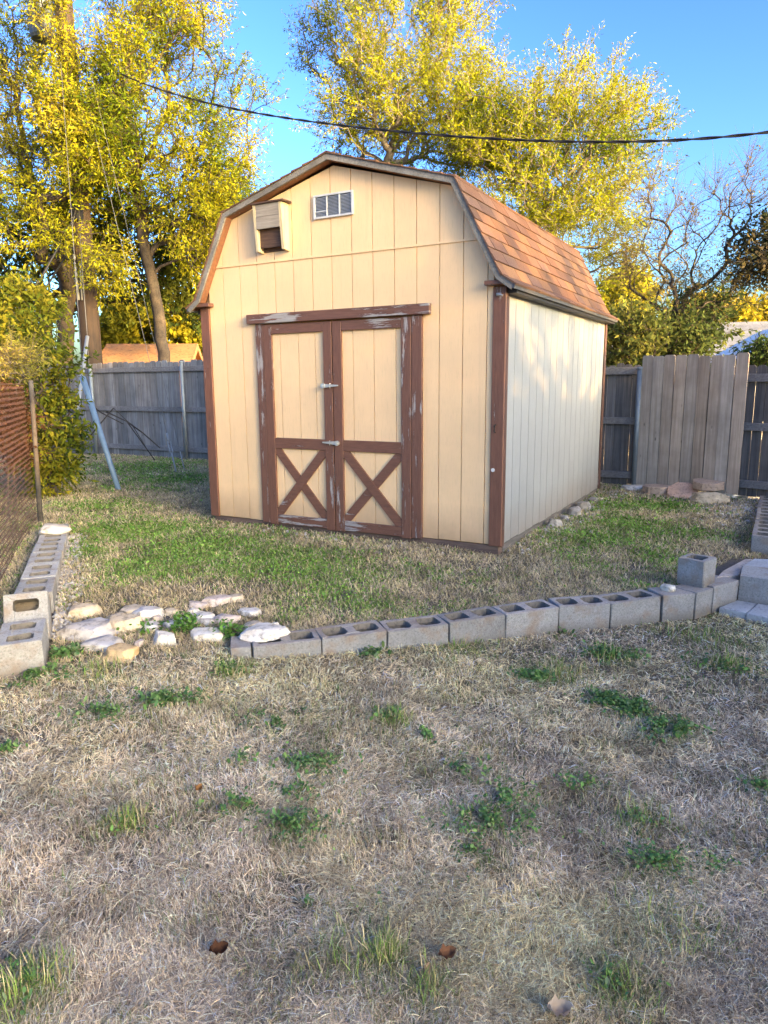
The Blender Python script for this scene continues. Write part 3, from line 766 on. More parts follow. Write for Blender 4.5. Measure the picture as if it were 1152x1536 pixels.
# ------------------------------------------------------------------ ROCKS
def rock_mesh(name, sx, sy, sz, seed, facets=7, rough=.05, flat=.62):
    """angular weathered stone: a sphere cut by random planes, then roughened"""
    r = random.Random(seed); bm = bmesh.new(); bmesh.ops.create_icosphere(bm, subdivisions=4, radius=1.0)
    cl_ = bm.verts.layers.float_color.new('Col')
    planes = []
    a0 = r.uniform(0, 6.28)
    for k in range(facets):
        a = a0+k*2*PI/facets+r.uniform(-.3, .3); el = r.uniform(-.1, .45); planes.append((Vector((math.cos(a)*math.cos(el), math.sin(a)*math.cos(el), math.sin(el))), r.uniform(.60, .86)))
    for k in range(3):
        a = r.uniform(0, 2*PI); planes.append((Vector((.55*math.cos(a), .55*math.sin(a), .8)).normalized(), r.uniform(.62, .8)))
    planes.append((Vector((r.uniform(-.2, .2), r.uniform(-.2, .2), 1)).normalized(), flat)); planes.append((Vector((0, 0, -1)), .6))
    off = r.uniform(0, 90)
    for v in bm.verts:
        p = v.co.copy()
        for it in range(2):
            for n, d in planes:
                k = p.dot(n)
                if k > d: p -= n*(k-d)
        q = p*2.3+Vector((off, off*.7, off*.3)); nz = mnoise.fractal(q, 1.0, 2.0, 5); ridge = abs(mnoise.noise(p*1.9+Vector((off, 0, 3))))
        p *= 1+rough*nz*1.2-.06*max(0, .12-ridge)/.12
        v.co = Vector((p.x*sx*1.25, p.y*sy*1.25, p.z*sz*1.3))
        v[cl_] = (1, 1, 1, 1)
    me = bpy.data.meshes.new(name); bm.to_mesh(me); bm.free()
    for p in me.polygons: p.use_smooth = True
    try: me.set_sharp_from_angle(angle=math.radians(24))
    except Exception: pass
    return me
def tint(me, c):
    a = me.color_attributes['Col']; a.data.foreach_set('color', np.tile(np.array([*c, 1], np.float32), len(me.vertices)))
WH, TN, PK, GY_, OR = (1.06, 1.02, .95), (.92, .78, .58), (.97, .82, .72), (.86, .82, .78), (.95, .70, .38)
ROCKS = [  # px centre, px width, px height, colour, label
 (127, 914, 34, 21, TN, 'small tan rock beside the left row behind the large grey stone'),
 (138, 942, 74, 27, GY_, 'largest flat greyish stone nearest the left block row'),
 (191, 933, 40, 32, TN, 'brown angular stone right of the largest flat stone'),
 (196, 914, 34, 12, TN, 'thin tan stone behind the brown angular stone'),
 (222, 917, 42, 19, WH, 'bright white flat stone at the back of the stone patch'),
 (224, 938, 28, 12, WH, 'thin white stone left of the middle white stone'),
 (264, 934, 34, 18, WH, 'middle white stone behind the leafy weed'),
 (248, 956, 32, 27, WH, 'upright white stone left of the leafy weed'),
 (158, 964, 52, 20, GY_, 'pale low stone in front of the largest flat stone'),
 (183, 977, 44, 26, OR, 'orange tan wedge shaped rock at the front left of the patch'),
 (257, 918, 18, 7, TN, 'small half buried stone behind the middle white stone'),
 (307, 923, 32, 11, WH, 'white stone at the back centre with a twin in front'),
 (309, 932, 22, 10, GY_, 'small grey white stone in front of its white twin'),
 (314, 949, 46, 22, WH, 'white jagged flat stone right of the leafy weed'),
 (296, 907, 28, 7, PK, 'low pinkish stone sunk in grass left of the rear pair'),
 (327, 899, 36, 14, PK, 'whitish pink slab at the rear edge of the patch'),
 (352, 896, 26, 11, TN, 'tan slab touching the whitish pink slab at the rear'),
 (341, 926, 32, 14, PK, 'pink beige stone in the middle right of the patch'),
 (376, 917, 28, 13, WH, 'lone white stone at the right rear of the patch'),
 (380, 937, 30, 12, TN, 'flat tan stone behind the big white boulder'),
 (393, 951, 62, 27, WH, 'big white rounded boulder resting on the wall end'),
 (175, 925, 22, 8, TN, 'low tan stone between the grey and brown stones'),
 (290, 917, 14, 7, WH, 'tiny white stone left of the white twins'),
 (335, 944, 14, 8, WH, 'tiny white stone at the right end of the jagged stone'),
 (236, 927, 14, 7, PK, 'tiny pink stone under the bright white flat stone'),
 (209, 966, 13, 7, PK, 'tiny brownish stone right of the orange wedge rock'),
 (412, 938, 14, 7, WH, 'tiny white stone behind the right end of the big boulder'),
]
for k, (px, py, wp, hp, colr, lab) in enumerate(ROCKS):
    p = gpt(px, py+hp*.3); dist = (p-Vector((0, 0, CAM_H))).length; w = wp*dist/FPX
    hh = hp*dist/FPX; sy = max(.03, min(w*.42, hh*1.25)); sz = max(.024, hh*.5)
    me_ = rock_mesh('flat_stone', w*.56, sy, sz*1.1, 100+k, 7); tint(me_, tuple(c*.98 for c in colr))
    o = link('flat_stone', me_, MT['lime']); o.location = (p.x, p.y, p.z+sz*.25); o.rotation_euler = (0, 0, random.Random(k).uniform(-.3, .3)); setp(o, lab, 'stone', 'flat limestone pieces in front of the shed')
    if 'boulder resting' in lab:
        q = atz(393, 958, -.13); o.location = (q.x, q.y+.08, -.118); o.scale = (.9, .9, .62)
# tan pebble on the wall
p = atz(1003, 884, -.13); me_ = rock_mesh('pebble', .045, .04, .026, 300, 3, .04); tint(me_, (1.05, .98, .85)); o = link('pebble', me_, MT['lime']); o.location = (p.x, p.y, -.117); setp(o, 'round cream pebble on top of the curved wall', 'pebble')
# rock on the far end of the left row
c = P0+rd*2.95+left_n*.11; me_ = rock_mesh('flat_stone', .13, .10, .045, 301, 6); tint(me_, (.95, .88, .78)); o = link('flat_stone', me_, MT['lime']); o.location = (c.x, c.y, .045); setp(o, 'flat tan stone lying on the far end of the left block row', 'stone')
# octagonal pavers and rocks by the right fence
def octpaver(px, py, wpx, h, tilt, rz, lab, col, zoff=0.):
    p = gpt(px, py); w = wpx*(p.length)/FPX/2; p -= Vector((.55, .83, 0))*w*.55
    mb = MB(); mb.col = (*col, 1)
    P = [(w*math.cos(math.radians(22.5+45*k))*1.05, w*math.sin(math.radians(22.5+45*k))*1.05) for k in range(8)]
    mb.prism(P, 0, h, 'z')
    bmesh.ops.bevel(mb.bm, geom=[e for e in mb.bm.edges], offset=.004, segments=1, affect='EDGES')
    for v in mb.bm.verts: v[mb.cl] = (*col, 1)
    o = mb.build('paver', MT['paver']); o.location = (p.x, p.y, p.z+zoff); o.rotation_euler = (tilt, 0, rz); setp(o, lab, 'paver', 'octagonal pavers by the right fence')
octpaver(988, 738, 38, .10, 0, .2, 'octagonal paver lying flat at the left end of the pale fence boards', (1, .9, .82), -.01)
octpaver(1026, 743, 40, .06, math.radians(30), -.4, 'pinkish octagonal paver tilted up against the pale boards', (1.25, .98, .84), .02)
octpaver(1063, 745, 40, .085, math.radians(5), -.4, 'octagonal paver resting on a rock at the right', (.95, .85, .77), .12)
for k, (px, py, wp, hp, colr, lab) in enumerate([
 (1064, 746, 40, 22, TN, 'tan rock underneath the raised octagonal paver'), (1083, 741, 16, 16, WH, 'white end rock beside the raised paver'),
 (1052, 744, 34, 9, WH, 'low white stone in front of the raised paver'), (1095, 743, 26, 8, WH, 'white flat stone below the right end of the pale boards'),
 (1124, 745, 30, 8, TN, 'tan flat stone in front of the dark right fence'), (950, 731, 32, 9, WH, 'white slab by the post at the left of the pale boards'),
 (908, 717, 17, 16, TN, 'brown concrete chunk against the rear corner of the shed')]):
    p = gpt(px, py+hp*.3); dist = p.length; w = wp*dist/FPX; hh = hp*dist/FPX
    me_ = rock_mesh('flat_stone', w*.55, w*.4, max(.03, hh*.5), 400+k, 6); tint(me_, tuple(v*.9 for v in colr)); o = link('flat_stone', me_, MT['lime']); o.location = (p.x, p.y, p.z+hh*.2); setp(o, lab, 'stone', 'rocks along the right fence')
# concrete chunks along the shed side
for k, (v, s, lab) in enumerate([(1.15, .085, 'grey rubble chunk nearest the shed front along its pale side'), (1.50, .06, 'small flat rubble chunk second along the pale side of the shed'), (1.85, .10, 'white split rubble chunk third along the pale side of the shed'), (2.25, .10, 'squarish grey chunk fourth along the pale side of the shed'), (2.75, .06, 'low chunk fifth along the pale side of the shed')]):
    q = S(.10, v+.1, 0); me_ = rock_mesh('rubble_chunk', s*.85, s*.75, s*.6, 500+k, 8, .05); tint(me_, (.52, .50, .47)); o = link('rubble_chunk', me_, MT['lime']); o.location = (q.x, q.y, gz(q.x, q.y)+s*.35); o.rotation_euler = (0, 0, k*.7); setp(o, lab, 'rubble', 'rubble along the shed side')

# gravel (uncountable)
def gravel(pts, name, label, szr=(.008, .028)):
    V = []; T = []; C = []; base = np.array([(1, 0, 0), (-1, 0, 0), (0, 1, 0), (0, -1, 0), (0, 0, 1), (0, 0, -1)], float)
    Ft = np.array([(0, 2, 4), (2, 1, 4), (1, 3, 4), (3, 0, 4), (2, 0, 5), (1, 2, 5), (3, 1, 5), (0, 3, 5)])
    for i, (x, y) in enumerate(pts):
        s = rng.uniform(*szr); a = rng.uniform(0, 6.28); b3 = base*(1+rng.uniform(-.35, .35, (6, 3)))*s*np.array([1, .8, .6])
        ca, sa = math.cos(a), math.sin(a); b3 = np.stack([b3[:, 0]*ca-b3[:, 1]*sa, b3[:, 0]*sa+b3[:, 1]*ca, b3[:, 2]], 1)+np.array([x, y, gz(x, y)+s*.25])
        V.append(b3); T.append(Ft+6*i); g = rng.uniform(.45, 1.0); w = rng.uniform(0, .1); C.append(np.tile([g, g*(1-w*.6), g*(1-w)], (6, 1)))
    me_ = raw_mesh(name, np.concatenate(V), tris=np.concatenate(T), cols=np.concatenate(C))
    o = link(name, me_, MT['lime']); setp(o, label, 'gravel', kind='stuff')
gp = []
for k in range(900):
    s = rng.uniform(.5, 3.1); off = abs(rng.normal(0, .07))+.0; q = P0+rd*s-left_n*(.0+off); gp.append((q.x, q.y))
for k in range(260):
    q = S(rng.uniform(.03, .3)+.1*rng.normal(), rng.uniform(.1, 3.7), 0); gp.append((q.x, q.y))
for k in range(500):
    px, py = rng.normal(1105, 30), rng.normal(760, 13); p = gpt(px, py)
    gp.append((p.x, p.y))
for k in range(250):
    p = gpt(rng.uniform(905, 1130), rng.normal(740, 4)); gp.append((p.x, p.y))
for k in range(60):
    q = S(rng.uniform(-2.3, -.3), rng.uniform(-.25, -.02), 0); gp.append((q.x, q.y))
gravel(gp, 'gravel', 'pale crushed stone scattered along the block row, shed and fence')

# ------------------------------------------------------------------ GRASS
def in_shed(x, y):
    dx, dy = x-SHED0.x, y-SHED0.y; u = dx*math.cos(TH)-dy*math.sin(TH); v = dx*math.sin(TH)+dy*math.cos(TH)
    return (u > -W+.02) & (u < -.02) & (v > .03) & (v < D-.02)
def near_left_row(x, y):
    px_, py_ = x-P0.x, y-P0.y; s = px_*rd.x+py_*rd.y; o = px_*left_n.x+py_*left_n.y
    return (s > -.02) & (s < 3.2) & (o > -.015) & (o < .24)
def on_wall(x, y):
    d = y-ywall(x); return (x > -.87) & (x < 2.75) & (d > -.01) & (d < .225)
def on_rock(x, y, R):
    m_ = np.zeros(len(x), bool)
    for (rx, ry, a, b3) in R: m_ |= ((x-rx)/a)**2+((y-ry)/b3)**2 < .8
    return m_
RK = []
for o in list(COL.objects):
    if o.name.startswith('flat_stone') and o.type == 'MESH':
        RK.append((o.location.x, o.location.y, max(abs(v.co.x) for v in o.data.vertices), max(abs(v.co.y) for v in o.data.vertices)))
def on_step(x, y):
    return (x > 2.34) & (y < 5.74) & (x-2.56 > y-5.36-.06) & (y > 5.0-(x-2.36)*.84-.03)
def sample_polar(n, r0, r1, pw, half=.66):
    u = rng.random(n); k = 1-pw+1e-9
    r = (r0**k+u*(r1**k-r0**k))**(1/k)
    a = rng.uniform(-half, half, n)
    return r*np.sin(a), r*np.cos(a)
def upper_mask(x, y): return y > ywall(x)+.12
# greenness anchors in world space: (x, y, radius, strength)
def wp(px, py, rpx, s):
    p = gpt(px, py); return (p.x, p.y, rpx*(p-Vector((0, 0, CAM_H))).length/FPX, s)
GREEN_UP = [wp(*a) for a in ((190, 800, 70, 1.1), (300, 825, 95, 1.1), (420, 845, 95, 1.1), (230, 850, 90, .9), (520, 855, 80, .75), (500, 890, 70, .75), (620, 850, 45, .6), (130, 830, 40, 1.0), (250, 720, 60, .9), (210, 700, 70, .9), (150, 760, 45, .8),
  (900, 805, 60, .9), (960, 790, 60, .9), (1000, 760, 50, .9), (850, 835, 45, .6), (1050, 800, 40, .6), (740, 860, 40, .45), (440, 925, 30, .6), (560, 905, 30, .5), (970, 830, 40, .7), (930, 760, 40, .6))]
DRY_UP = [wp(*a) for a in ((330, 765, 45, .9), (250, 775, 40, .4), (650, 830, 60, .5), (780, 840, 60, .6), (330, 890, 60, .9), (400, 880, 50, .6), (1080, 760, 40, .8), (1090, 830, 40, .7), (470, 815, 50, .6), (250, 930, 120, 1.2), (640, 890, 60, .4))]
WEEDS = [wp(*a) for a in ((45, 1016, 36, 1), (150, 1075, 26, .9), (240, 1055, 26, .8), (292, 1050, 20, .8), (345, 1010, 20, .7), (338, 1212, 28, 1), (370, 1215, 16, .7), (440, 1245, 42, .9), (470, 1150, 40, .6), (440, 1190, 26, .7), (590, 1080, 22, .5), (915, 985, 30, .6),
  (905, 1052, 24, 1), (945, 1068, 28, 1), (1005, 1098, 34, .9), (1090, 1002, 26, .6), (805, 1020, 24, .7), (1140, 1185, 18, .9), (740, 1240, 50, .75), (700, 1160, 30, .5), (715, 1290, 22, .9), (760, 1200, 40, .5), (985, 1297, 30, .9), (200, 1238, 24, .8), (15, 1130, 18, .6),
  (455, 1365, 10, .8), (545, 1360, 20, .6), (690, 1330, 10, .8), (830, 950, 16, .8), (930, 1480, 34, .6), (415, 1085, 34, .5), (360, 1145, 18, .5), (35, 1480, 34, .5), (560, 985, 20, .4), (870, 1180, 26, .4), (1070, 1300, 28, .4), (640, 1110, 26, .25),
  (100, 985, 20, .9), (268, 945, 16, .0), (960, 1240, 22, .3))]
GRASSY = [wp(*a) for a in ((580, 1440, 22, 1), (40, 1490, 44, .8), (190, 1240, 24, .6), (930, 1490, 50, .5), (590, 1080, 26, .6), (915, 985, 34, .6), (1090, 1000, 30, .6), (345, 1010, 26, .6), (640, 1490, 30, .4), (510, 1440, 60, .3), (950, 1230, 40, .3), (1010, 1400, 60, .4), (700, 975, 50, .4), (840, 1010, 40, .5), (150, 1010, 40, .4), (1050, 960, 50, .4))]
def blob(x, y, A):
    g = np.zeros(len(x))
    for (bx, by, r, s) in A: g = np.maximum(g, s*np.exp(-((x-bx)**2+(y-by)**2)/(r*r)*.9))
    return g
def greenness(x, y):
    n = fbm(x*2.2, y*2.2, 41)-.5; n2 = fbm(x*8, y*8, 43, 2)-.5
    up = upper_mask(x, y)
    gu = blob(x, y, GREEN_UP)-.7*blob(x, y, DRY_UP)+n*.9+n2*.5
    gl = .24+blob(x, y, GRASSY)*.8+.35*blob(x, y, WEEDS)+n*.45+n2*.3-.05
    return np.where(up, gu, gl)

def blades(x, y, L, Wd, lean, az, cb, ct, z0=None):
    """5-vert bent blades. lean 0 = upright, 1 = flat on the ground"""
    n = len(x); z = height(x, y) if z0 is None else z0
    d = np.stack([np.cos(az), np.sin(az), np.zeros(n)], 1); s = np.stack([-np.sin(az), np.cos(az), np.zeros(n)], 1)
    th = lean*PI/2*.97
    e1 = d*np.sin(th*.8)[:, None]; e1[:, 2] = np.cos(th*.8)
    th2 = np.minimum(th*1.1+.06, 1.68); e2 = d*np.sin(th2)[:, None]; e2[:, 2] = np.cos(th2)
    B = np.stack([x, y, z], 1); Md = B+e1*(L*.5)[:, None]; Tp = Md+e2*(L*.5)[:, None]
    zmin = z+.002; Tp[:, 2] = np.maximum(Tp[:, 2], zmin)
    tw = rng.normal(0, .5, n); s = s*np.cos(tw)[:, None]; s[:, 2] = np.sin(tw)
    hw = (Wd*.5)[:, None]
    V = np.stack([B-s*hw, B+s*hw, Md+s*hw*.85, Md-s*hw*.85, Tp], 1).reshape(-1, 3)
    i = np.arange(n)[:, None]*5
    Q = i+np.array([[0, 1, 2, 3]]); T = i+np.array([[3, 2, 4]])
    C = np.stack([cb, cb, (cb+ct)/2, (cb+ct)/2, ct], 1).reshape(-1, 3)
    return V, Q, T, C
def colmix(n, pal):
    pal = np.array(pal); k = rng.integers(0, len(pal), n); j = rng.uniform(.55, 1.25, n)[:, None]
    return pal[k]*j
STRAW = [(0.632, 0.502, 0.334), (0.54, 0.423, 0.289), (0.734, 0.586, 0.416), (0.438, 0.344, 0.24), (0.581, 0.442, 0.28), (0.357, 0.274, 0.19), (0.53, 0.442, 0.334)]
STRAW_Y = [(0.666, 0.526, 0.287), (0.568, 0.442, 0.232), (0.725, 0.592, 0.342)]
GRN = [(0.153, 0.246, 0.054), (0.187, 0.281, 0.063), (0.119, 0.204, 0.054), (0.238, 0.297, 0.09)]
OLV = [(.33, .32, .13), (.28, .28, .10), (.38, .34, .16)]
def keep_ok(x, y):
    return ~(in_shed(x, y) | near_left_row(x, y) | on_wall(x, y) | on_rock(x, y, RK) | on_step(x, y))
def pack(name, label, parts, mat, cat):
    o = 0; V = []; Q = []; T = []; C = []
    for v, q, t, c in parts:
        V.append(v); C.append(c)
        if q is not None: Q.append(q+o)
        if t is not None: T.append(t+o)
        o += len(v)
    me_ = raw_mesh(name, np.concatenate(V), quads=np.concatenate(Q) if Q else None, tris=np.concatenate(T) if T else None, cols=np.concatenate(C))
    return setp(link(name, me_, mat), label, cat, kind='stuff')
# lower lawn: thatch + standing straw + green blades
parts = []
def lawn(n, lower, r0, r1, pw):
    x, y = sample_polar(n, r0, r1, pw)
    k = keep_ok(x, y) & ((~upper_mask(x, y)) if lower else upper_mask(x, y)); x, y = x[k], y[k]
    g = greenness(x, y); dens = fbm(x*3.5, y*3.5, 61); fine = fbm(x*14, y*14, 63, 3)
    k = rng.random(len(x)) < np.clip(.35+1.1*dens*1.1+(fine-.5)*1.2, .12, 1); x, y, g = x[k], y[k], g[k]
    return x, y, g
x, y, g = lawn(900000, True, .85, 6.2, 1.35)
n = len(x); dist = np.hypot(x, y); ws = np.clip(dist/2.2, .8, 2.3)
kind = rng.random(n); green = (rng.random(n) < np.clip(g-.12, 0, .85)*.75)
flow = fbm(x*1.1, y*1.1, 71)*12+fbm(x*6, y*6, 72)*4
tuft = fbm(x*5, y*5, 75, 3)
stand = kind < np.clip((tuft-.42)*2.4, .05, .75)
lean = np.where(stand, rng.uniform(.15, .7, n), rng.uniform(.78, .99, n))
L = np.where(stand, rng.uniform(.014, .042, n), rng.uniform(.018, .056, n)); L = np.where(green, rng.uniform(.02, .05, n), L)
lean = np.where(green, rng.uniform(.1, .7, n), lean)
Wd = (.0009+.0018*rng.random(n)**2)*ws; Wd = np.where(green, Wd*1.35, Wd)
az = np.where(rng.random(n) < .25, flow+rng.normal(0, .7, n), rng.uniform(0, 6.28, n))
patch = fbm(x*1.6, y*1.6, 81)[:, None]
cs = colmix(n, STRAW)*(1-.0)+0; cy = colmix(n, STRAW_Y)
t = np.clip((patch-.42)*3+np.clip((y[:, None]-2.2)*.35, 0, .6), 0, 1); cs = cs*(1-t)+cy*t
shade = (.42+1.45*fbm(x*6, y*6, 83, 4))[:, None]; cs = np.minimum(cs*1.42, .9)*shade*np.interp(y, [1.0, 2.8], [.84, 1.0])[:, None]; pick = rng.random(n)[:, None]; cs = np.where(pick < .09, np.minimum(cs*1.55+.05, .85), np.where(pick > .78, cs*np.array([[.42, .36, .32]]), cs))  # mottled straw tone; nearer blades darkened, foreground shadow put into their colour
cg = np.where((rng.random(n) < .5)[:, None], colmix(n, GRN), colmix(n, OLV))
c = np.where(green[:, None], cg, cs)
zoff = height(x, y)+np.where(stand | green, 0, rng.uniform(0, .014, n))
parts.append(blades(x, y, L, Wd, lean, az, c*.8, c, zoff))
# bright tufts
for (bx, by, r, s, m_) in [(*a[:3], a[3], 260) for a in GRASSY]:
    m2 = int(m_*s); xx = bx+rng.normal(0, r*.45, m2); yy = by+rng.normal(0, r*.45, m2); ok = keep_ok(xx, yy) & ~upper_mask(xx, yy); xx, yy = xx[ok], yy[ok]; m2 = len(xx)
    cc = np.where((rng.random(m2) < .6)[:, None], colmix(m2, [(.28, .40, .09), (.23, .35, .08), (.36, .43, .13)]), colmix(m2, STRAW_Y))
    parts.append(blades(xx, yy, rng.uniform(.04, .10, m2), rng.uniform(.002, .0035, m2)*max(1, by/2), rng.uniform(.05, .6, m2), rng.uniform(0, 6.28, m2), cc*.8, cc))
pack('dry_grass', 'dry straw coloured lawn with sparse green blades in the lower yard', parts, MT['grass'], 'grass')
# upper yard
parts = []
x, y, g = lawn(640000, False, 3.5, 15, .75)
n = len(x); dist = np.hypot(x, y); ws = np.clip(dist/3.2, 1, 3)
green = rng.random(n) < np.clip(g*.85+.14, .04, .8)
lean = np.where(green, rng.uniform(.1, .85, n), rng.uniform(.3, .98, n)); L = np.where(green, rng.uniform(.014, .038, n), rng.uniform(.018, .055, n))
Wd = rng.uniform(.002, .0036, n)*ws; Wd = np.where(green, Wd*1.5, Wd)
sh_ = (.55+1.1*fbm(x*7, y*7, 85, 4))[:, None]
c = np.where(green[:, None], np.where((rng.random(n) < .72)[:, None], colmix(n, [(.21, .35, .065), (.25, .38, .075), (.16, .28, .055), (.32, .40, .10)]), colmix(n, OLV)), np.where((rng.random(n) < .6)[:, None], colmix(n, STRAW_Y), colmix(n, STRAW)))*sh_
parts.append(blades(x, y, L, Wd, lean, rng.uniform(0, 6.28, n), c*.8, c))
pack('yard_grass', 'short green and tan grass around the shed in the upper yard', parts, MT['grass'], 'grass')
# weeds: small rounded leaves
def leaflets(x, y, z, r, col, tilt=.5):
    n = len(x); az = rng.uniform(0, 6.28, n); a = np.stack([np.cos(az), np.sin(az), rng.normal(0, tilt, n)], 1); b3 = np.stack([-np.sin(az), np.cos(az), rng.normal(0, tilt, n)], 1)
    P = np.stack([x, y, z], 1); rr_ = r[:, None]
    V = np.stack([P-a*rr_, P-a*rr_*.35+b3*rr_*.62, P+a*rr_*.5+b3*rr_*.5, P+a*rr_, P+a*rr_*.5-b3*rr_*.5, P-a*rr_*.35-b3*rr_*.62], 1).reshape(-1, 3)
    i = np.arange(n)[:, None]*6
    Q = np.concatenate([i+np.array([[0, 1, 2, 3]]), i+np.array([[0, 3, 4, 5]])])
    return V, Q, None, np.repeat(col, 6, 0)
parts = []
for (bx, by, r, s) in WEEDS:
    if s <= 0: continue
    m2 = int(np.clip(r*r*80000*s, 80, 2400)); rad = r*np.abs(rng.normal(0, .62, m2))+.2*r*rng.random(m2); an = rng.uniform(0, 6.28, m2)
    xx = bx+rad*np.cos(an)*1.25; yy = by+rad*np.sin(an)*.9
    w = fbm(xx*22, yy*22, 91, 2); ok = (w > .46) & keep_ok(xx, yy); xx, yy = xx[ok], yy[ok]; m2 = len(xx)
    if m2 == 0: continue
    cc = colmix(m2, [(.12, .22, .065), (.15, .27, .07), (.10, .19, .07), (.19, .29, .09), (.19, .24, .11)])
    parts.append(leaflets(xx, yy, height(xx, yy)+rng.uniform(.006, .05, m2), rng.uniform(.0035, .0105, m2)*np.clip(by/2.6, .8, 1.5), cc))
x, y = sample_polar(260000, 3.6, 14, .7); k = keep_ok(x, y) & upper_mask(x, y); x, y = x[k], y[k]; g = greenness(x, y)
k = rng.random(len(x)) < np.clip(g*.72-.02, .01, .75); x, y = x[k], y[k]; n = len(x)
cc = colmix(n, [(.19, .35, .06), (.23, .39, .07), (.14, .27, .055), (.28, .42, .085)])*(.5+1.0*fbm(x*6, y*6, 93, 4))[:, None]
parts.append(leaflets(x, y, height(x, y)+rng.uniform(.004, .032, n), rng.uniform(.005, .0105, n)*np.clip(np.hypot(x, y)/5, .9, 2.0), cc))
# leafy weed between the stones
for (px, py, k_, hgt) in ((277, 946, 240, .09), (341, 957, 160, .09), (216, 948, 60, .05)):
    p = gpt(px, py); xx = p.x+rng.normal(0, .05, k_); yy = p.y+rng.normal(0, .05, k_); cc = colmix(k_, [(.13, .25, .05), (.17, .30, .06), (.10, .2, .05)])
    parts.append(leaflets(xx, yy, height(xx, yy)+rng.uniform(.01, hgt, k_), rng.uniform(.010, .017, k_), cc))
pack('ground_cover', 'low green clover and weeds growing through the lawn', parts, MT['grass'], 'weeds')
# dead leaves
def dead_leaf(px, py, s, rz, col, lab):
    p = gpt(px, py); mb = MB(); mb.col = (*col, 1)
    nU, nV = 6, 4; grid = []
    for i in range(nU+1):
        u = i/nU; row = []
        wv = math.sin(PI*min(1, u*.96+.03))**.8*.36*(1+.30*math.sin(u*23))
        for j in range(nV+1):
            v = (j/nV-.5)*2; row.append(mb.v((s*(u-.5), s*wv*v, s*(.34*v*v+.7*(u-.5)**2+.09*math.sin(u*11+v*4)))))
        grid.append(row)
    for i in range(nU):
        for j in range(nV): mb.f([grid[i][j], grid[i+1][j], grid[i+1][j+1], grid[i][j+1]])
    o = mb.build('dead_leaf', MT['leaf'], smooth=True); o.location = (p.x, p.y, p.z+.028); o.rotation_euler = (.35, .2, rz); setp(o, lab, 'leaf')
dead_leaf(327, 1440, .05, .4, (.085, .042, .026), 'curled dark brown leaf on the dry grass in the near left')
dead_leaf(297, 1195, .035, 1.2, (.30, .15, .06), 'small orange leaf on the grass left of centre')
dead_leaf(668, 1446, .05, .3, (.19, .095, .055), 'reddish brown leaf lying on the near grass right of centre')
dead_leaf(640, 1472, .034, 1.4, (.32, .21, .14), 'pale tan leaf just below the reddish brown leaf')
dead_leaf(835, 1530, .06, .0, (.45, .36, .28), 'pale dried leaf at the bottom edge of the lawn')

# ------------------------------------------------------------------ TREES
def frusta(P, Q_, r0, r1, n):
    """vectorised tapered tubes from P to Q_"""
    d = Q_-P; L = np.linalg.norm(d, axis=1, keepdims=True)+1e-9; t = d/L
    up = np.where(np.abs(t[:, 2:3]) < .9, np.array([[0, 0, 1.]]), np.array([[1., 0, 0]])); a = np.cross(t, up); a /= np.linalg.norm(a, axis=1, keepdims=True)+1e-9; b3 = np.cross(t, a)
    ang = np.arange(n)*2*PI/n; ca, sa = np.cos(ang), np.sin(ang)
    ringv = a[:, None, :]*ca[None, :, None]+b3[:, None, :]*sa[None, :, None]
    A = P[:, None, :]+ringv*r0[:, None, None]; B = Q_[:, None, :]+t[:, None, :]*(r1*.5)[:, None, None]+ringv*r1[:, None, None]
    V = np.concatenate([A, B], 1).reshape(-1, 3); i = np.arange(len(P))[:, None]*2*n
    Qd = []
    for k in range(n): Qd.append(i+np.array([[k, (k+1) % n, n+(k+1) % n, n+k]]))
    return V, np.concatenate(Qd)
def leaf_quads(P, D_, L, Wd, cols):
    """folded rhombic leaves at P along D_"""
    n = len(P); up = rng.normal(0, 1, (n, 3)); s = np.cross(D_, up); s /= np.linalg.norm(s, axis=1, keepdims=True)+1e-9; nn = np.cross(s, D_)
    L = L[:, None]; Wd = Wd[:, None]
    V = np.stack([P, P+D_*L*.42+s*Wd*.5+nn*Wd*.12, P+D_*L-nn*L*.10, P+D_*L*.42-s*Wd*.5+nn*Wd*.12], 1).reshape(-1, 3)
    Q_ = np.arange(n)[:, None]*4+np.array([[0, 1, 2, 3]]); return V, Q_, np.repeat(cols, 4, 0)
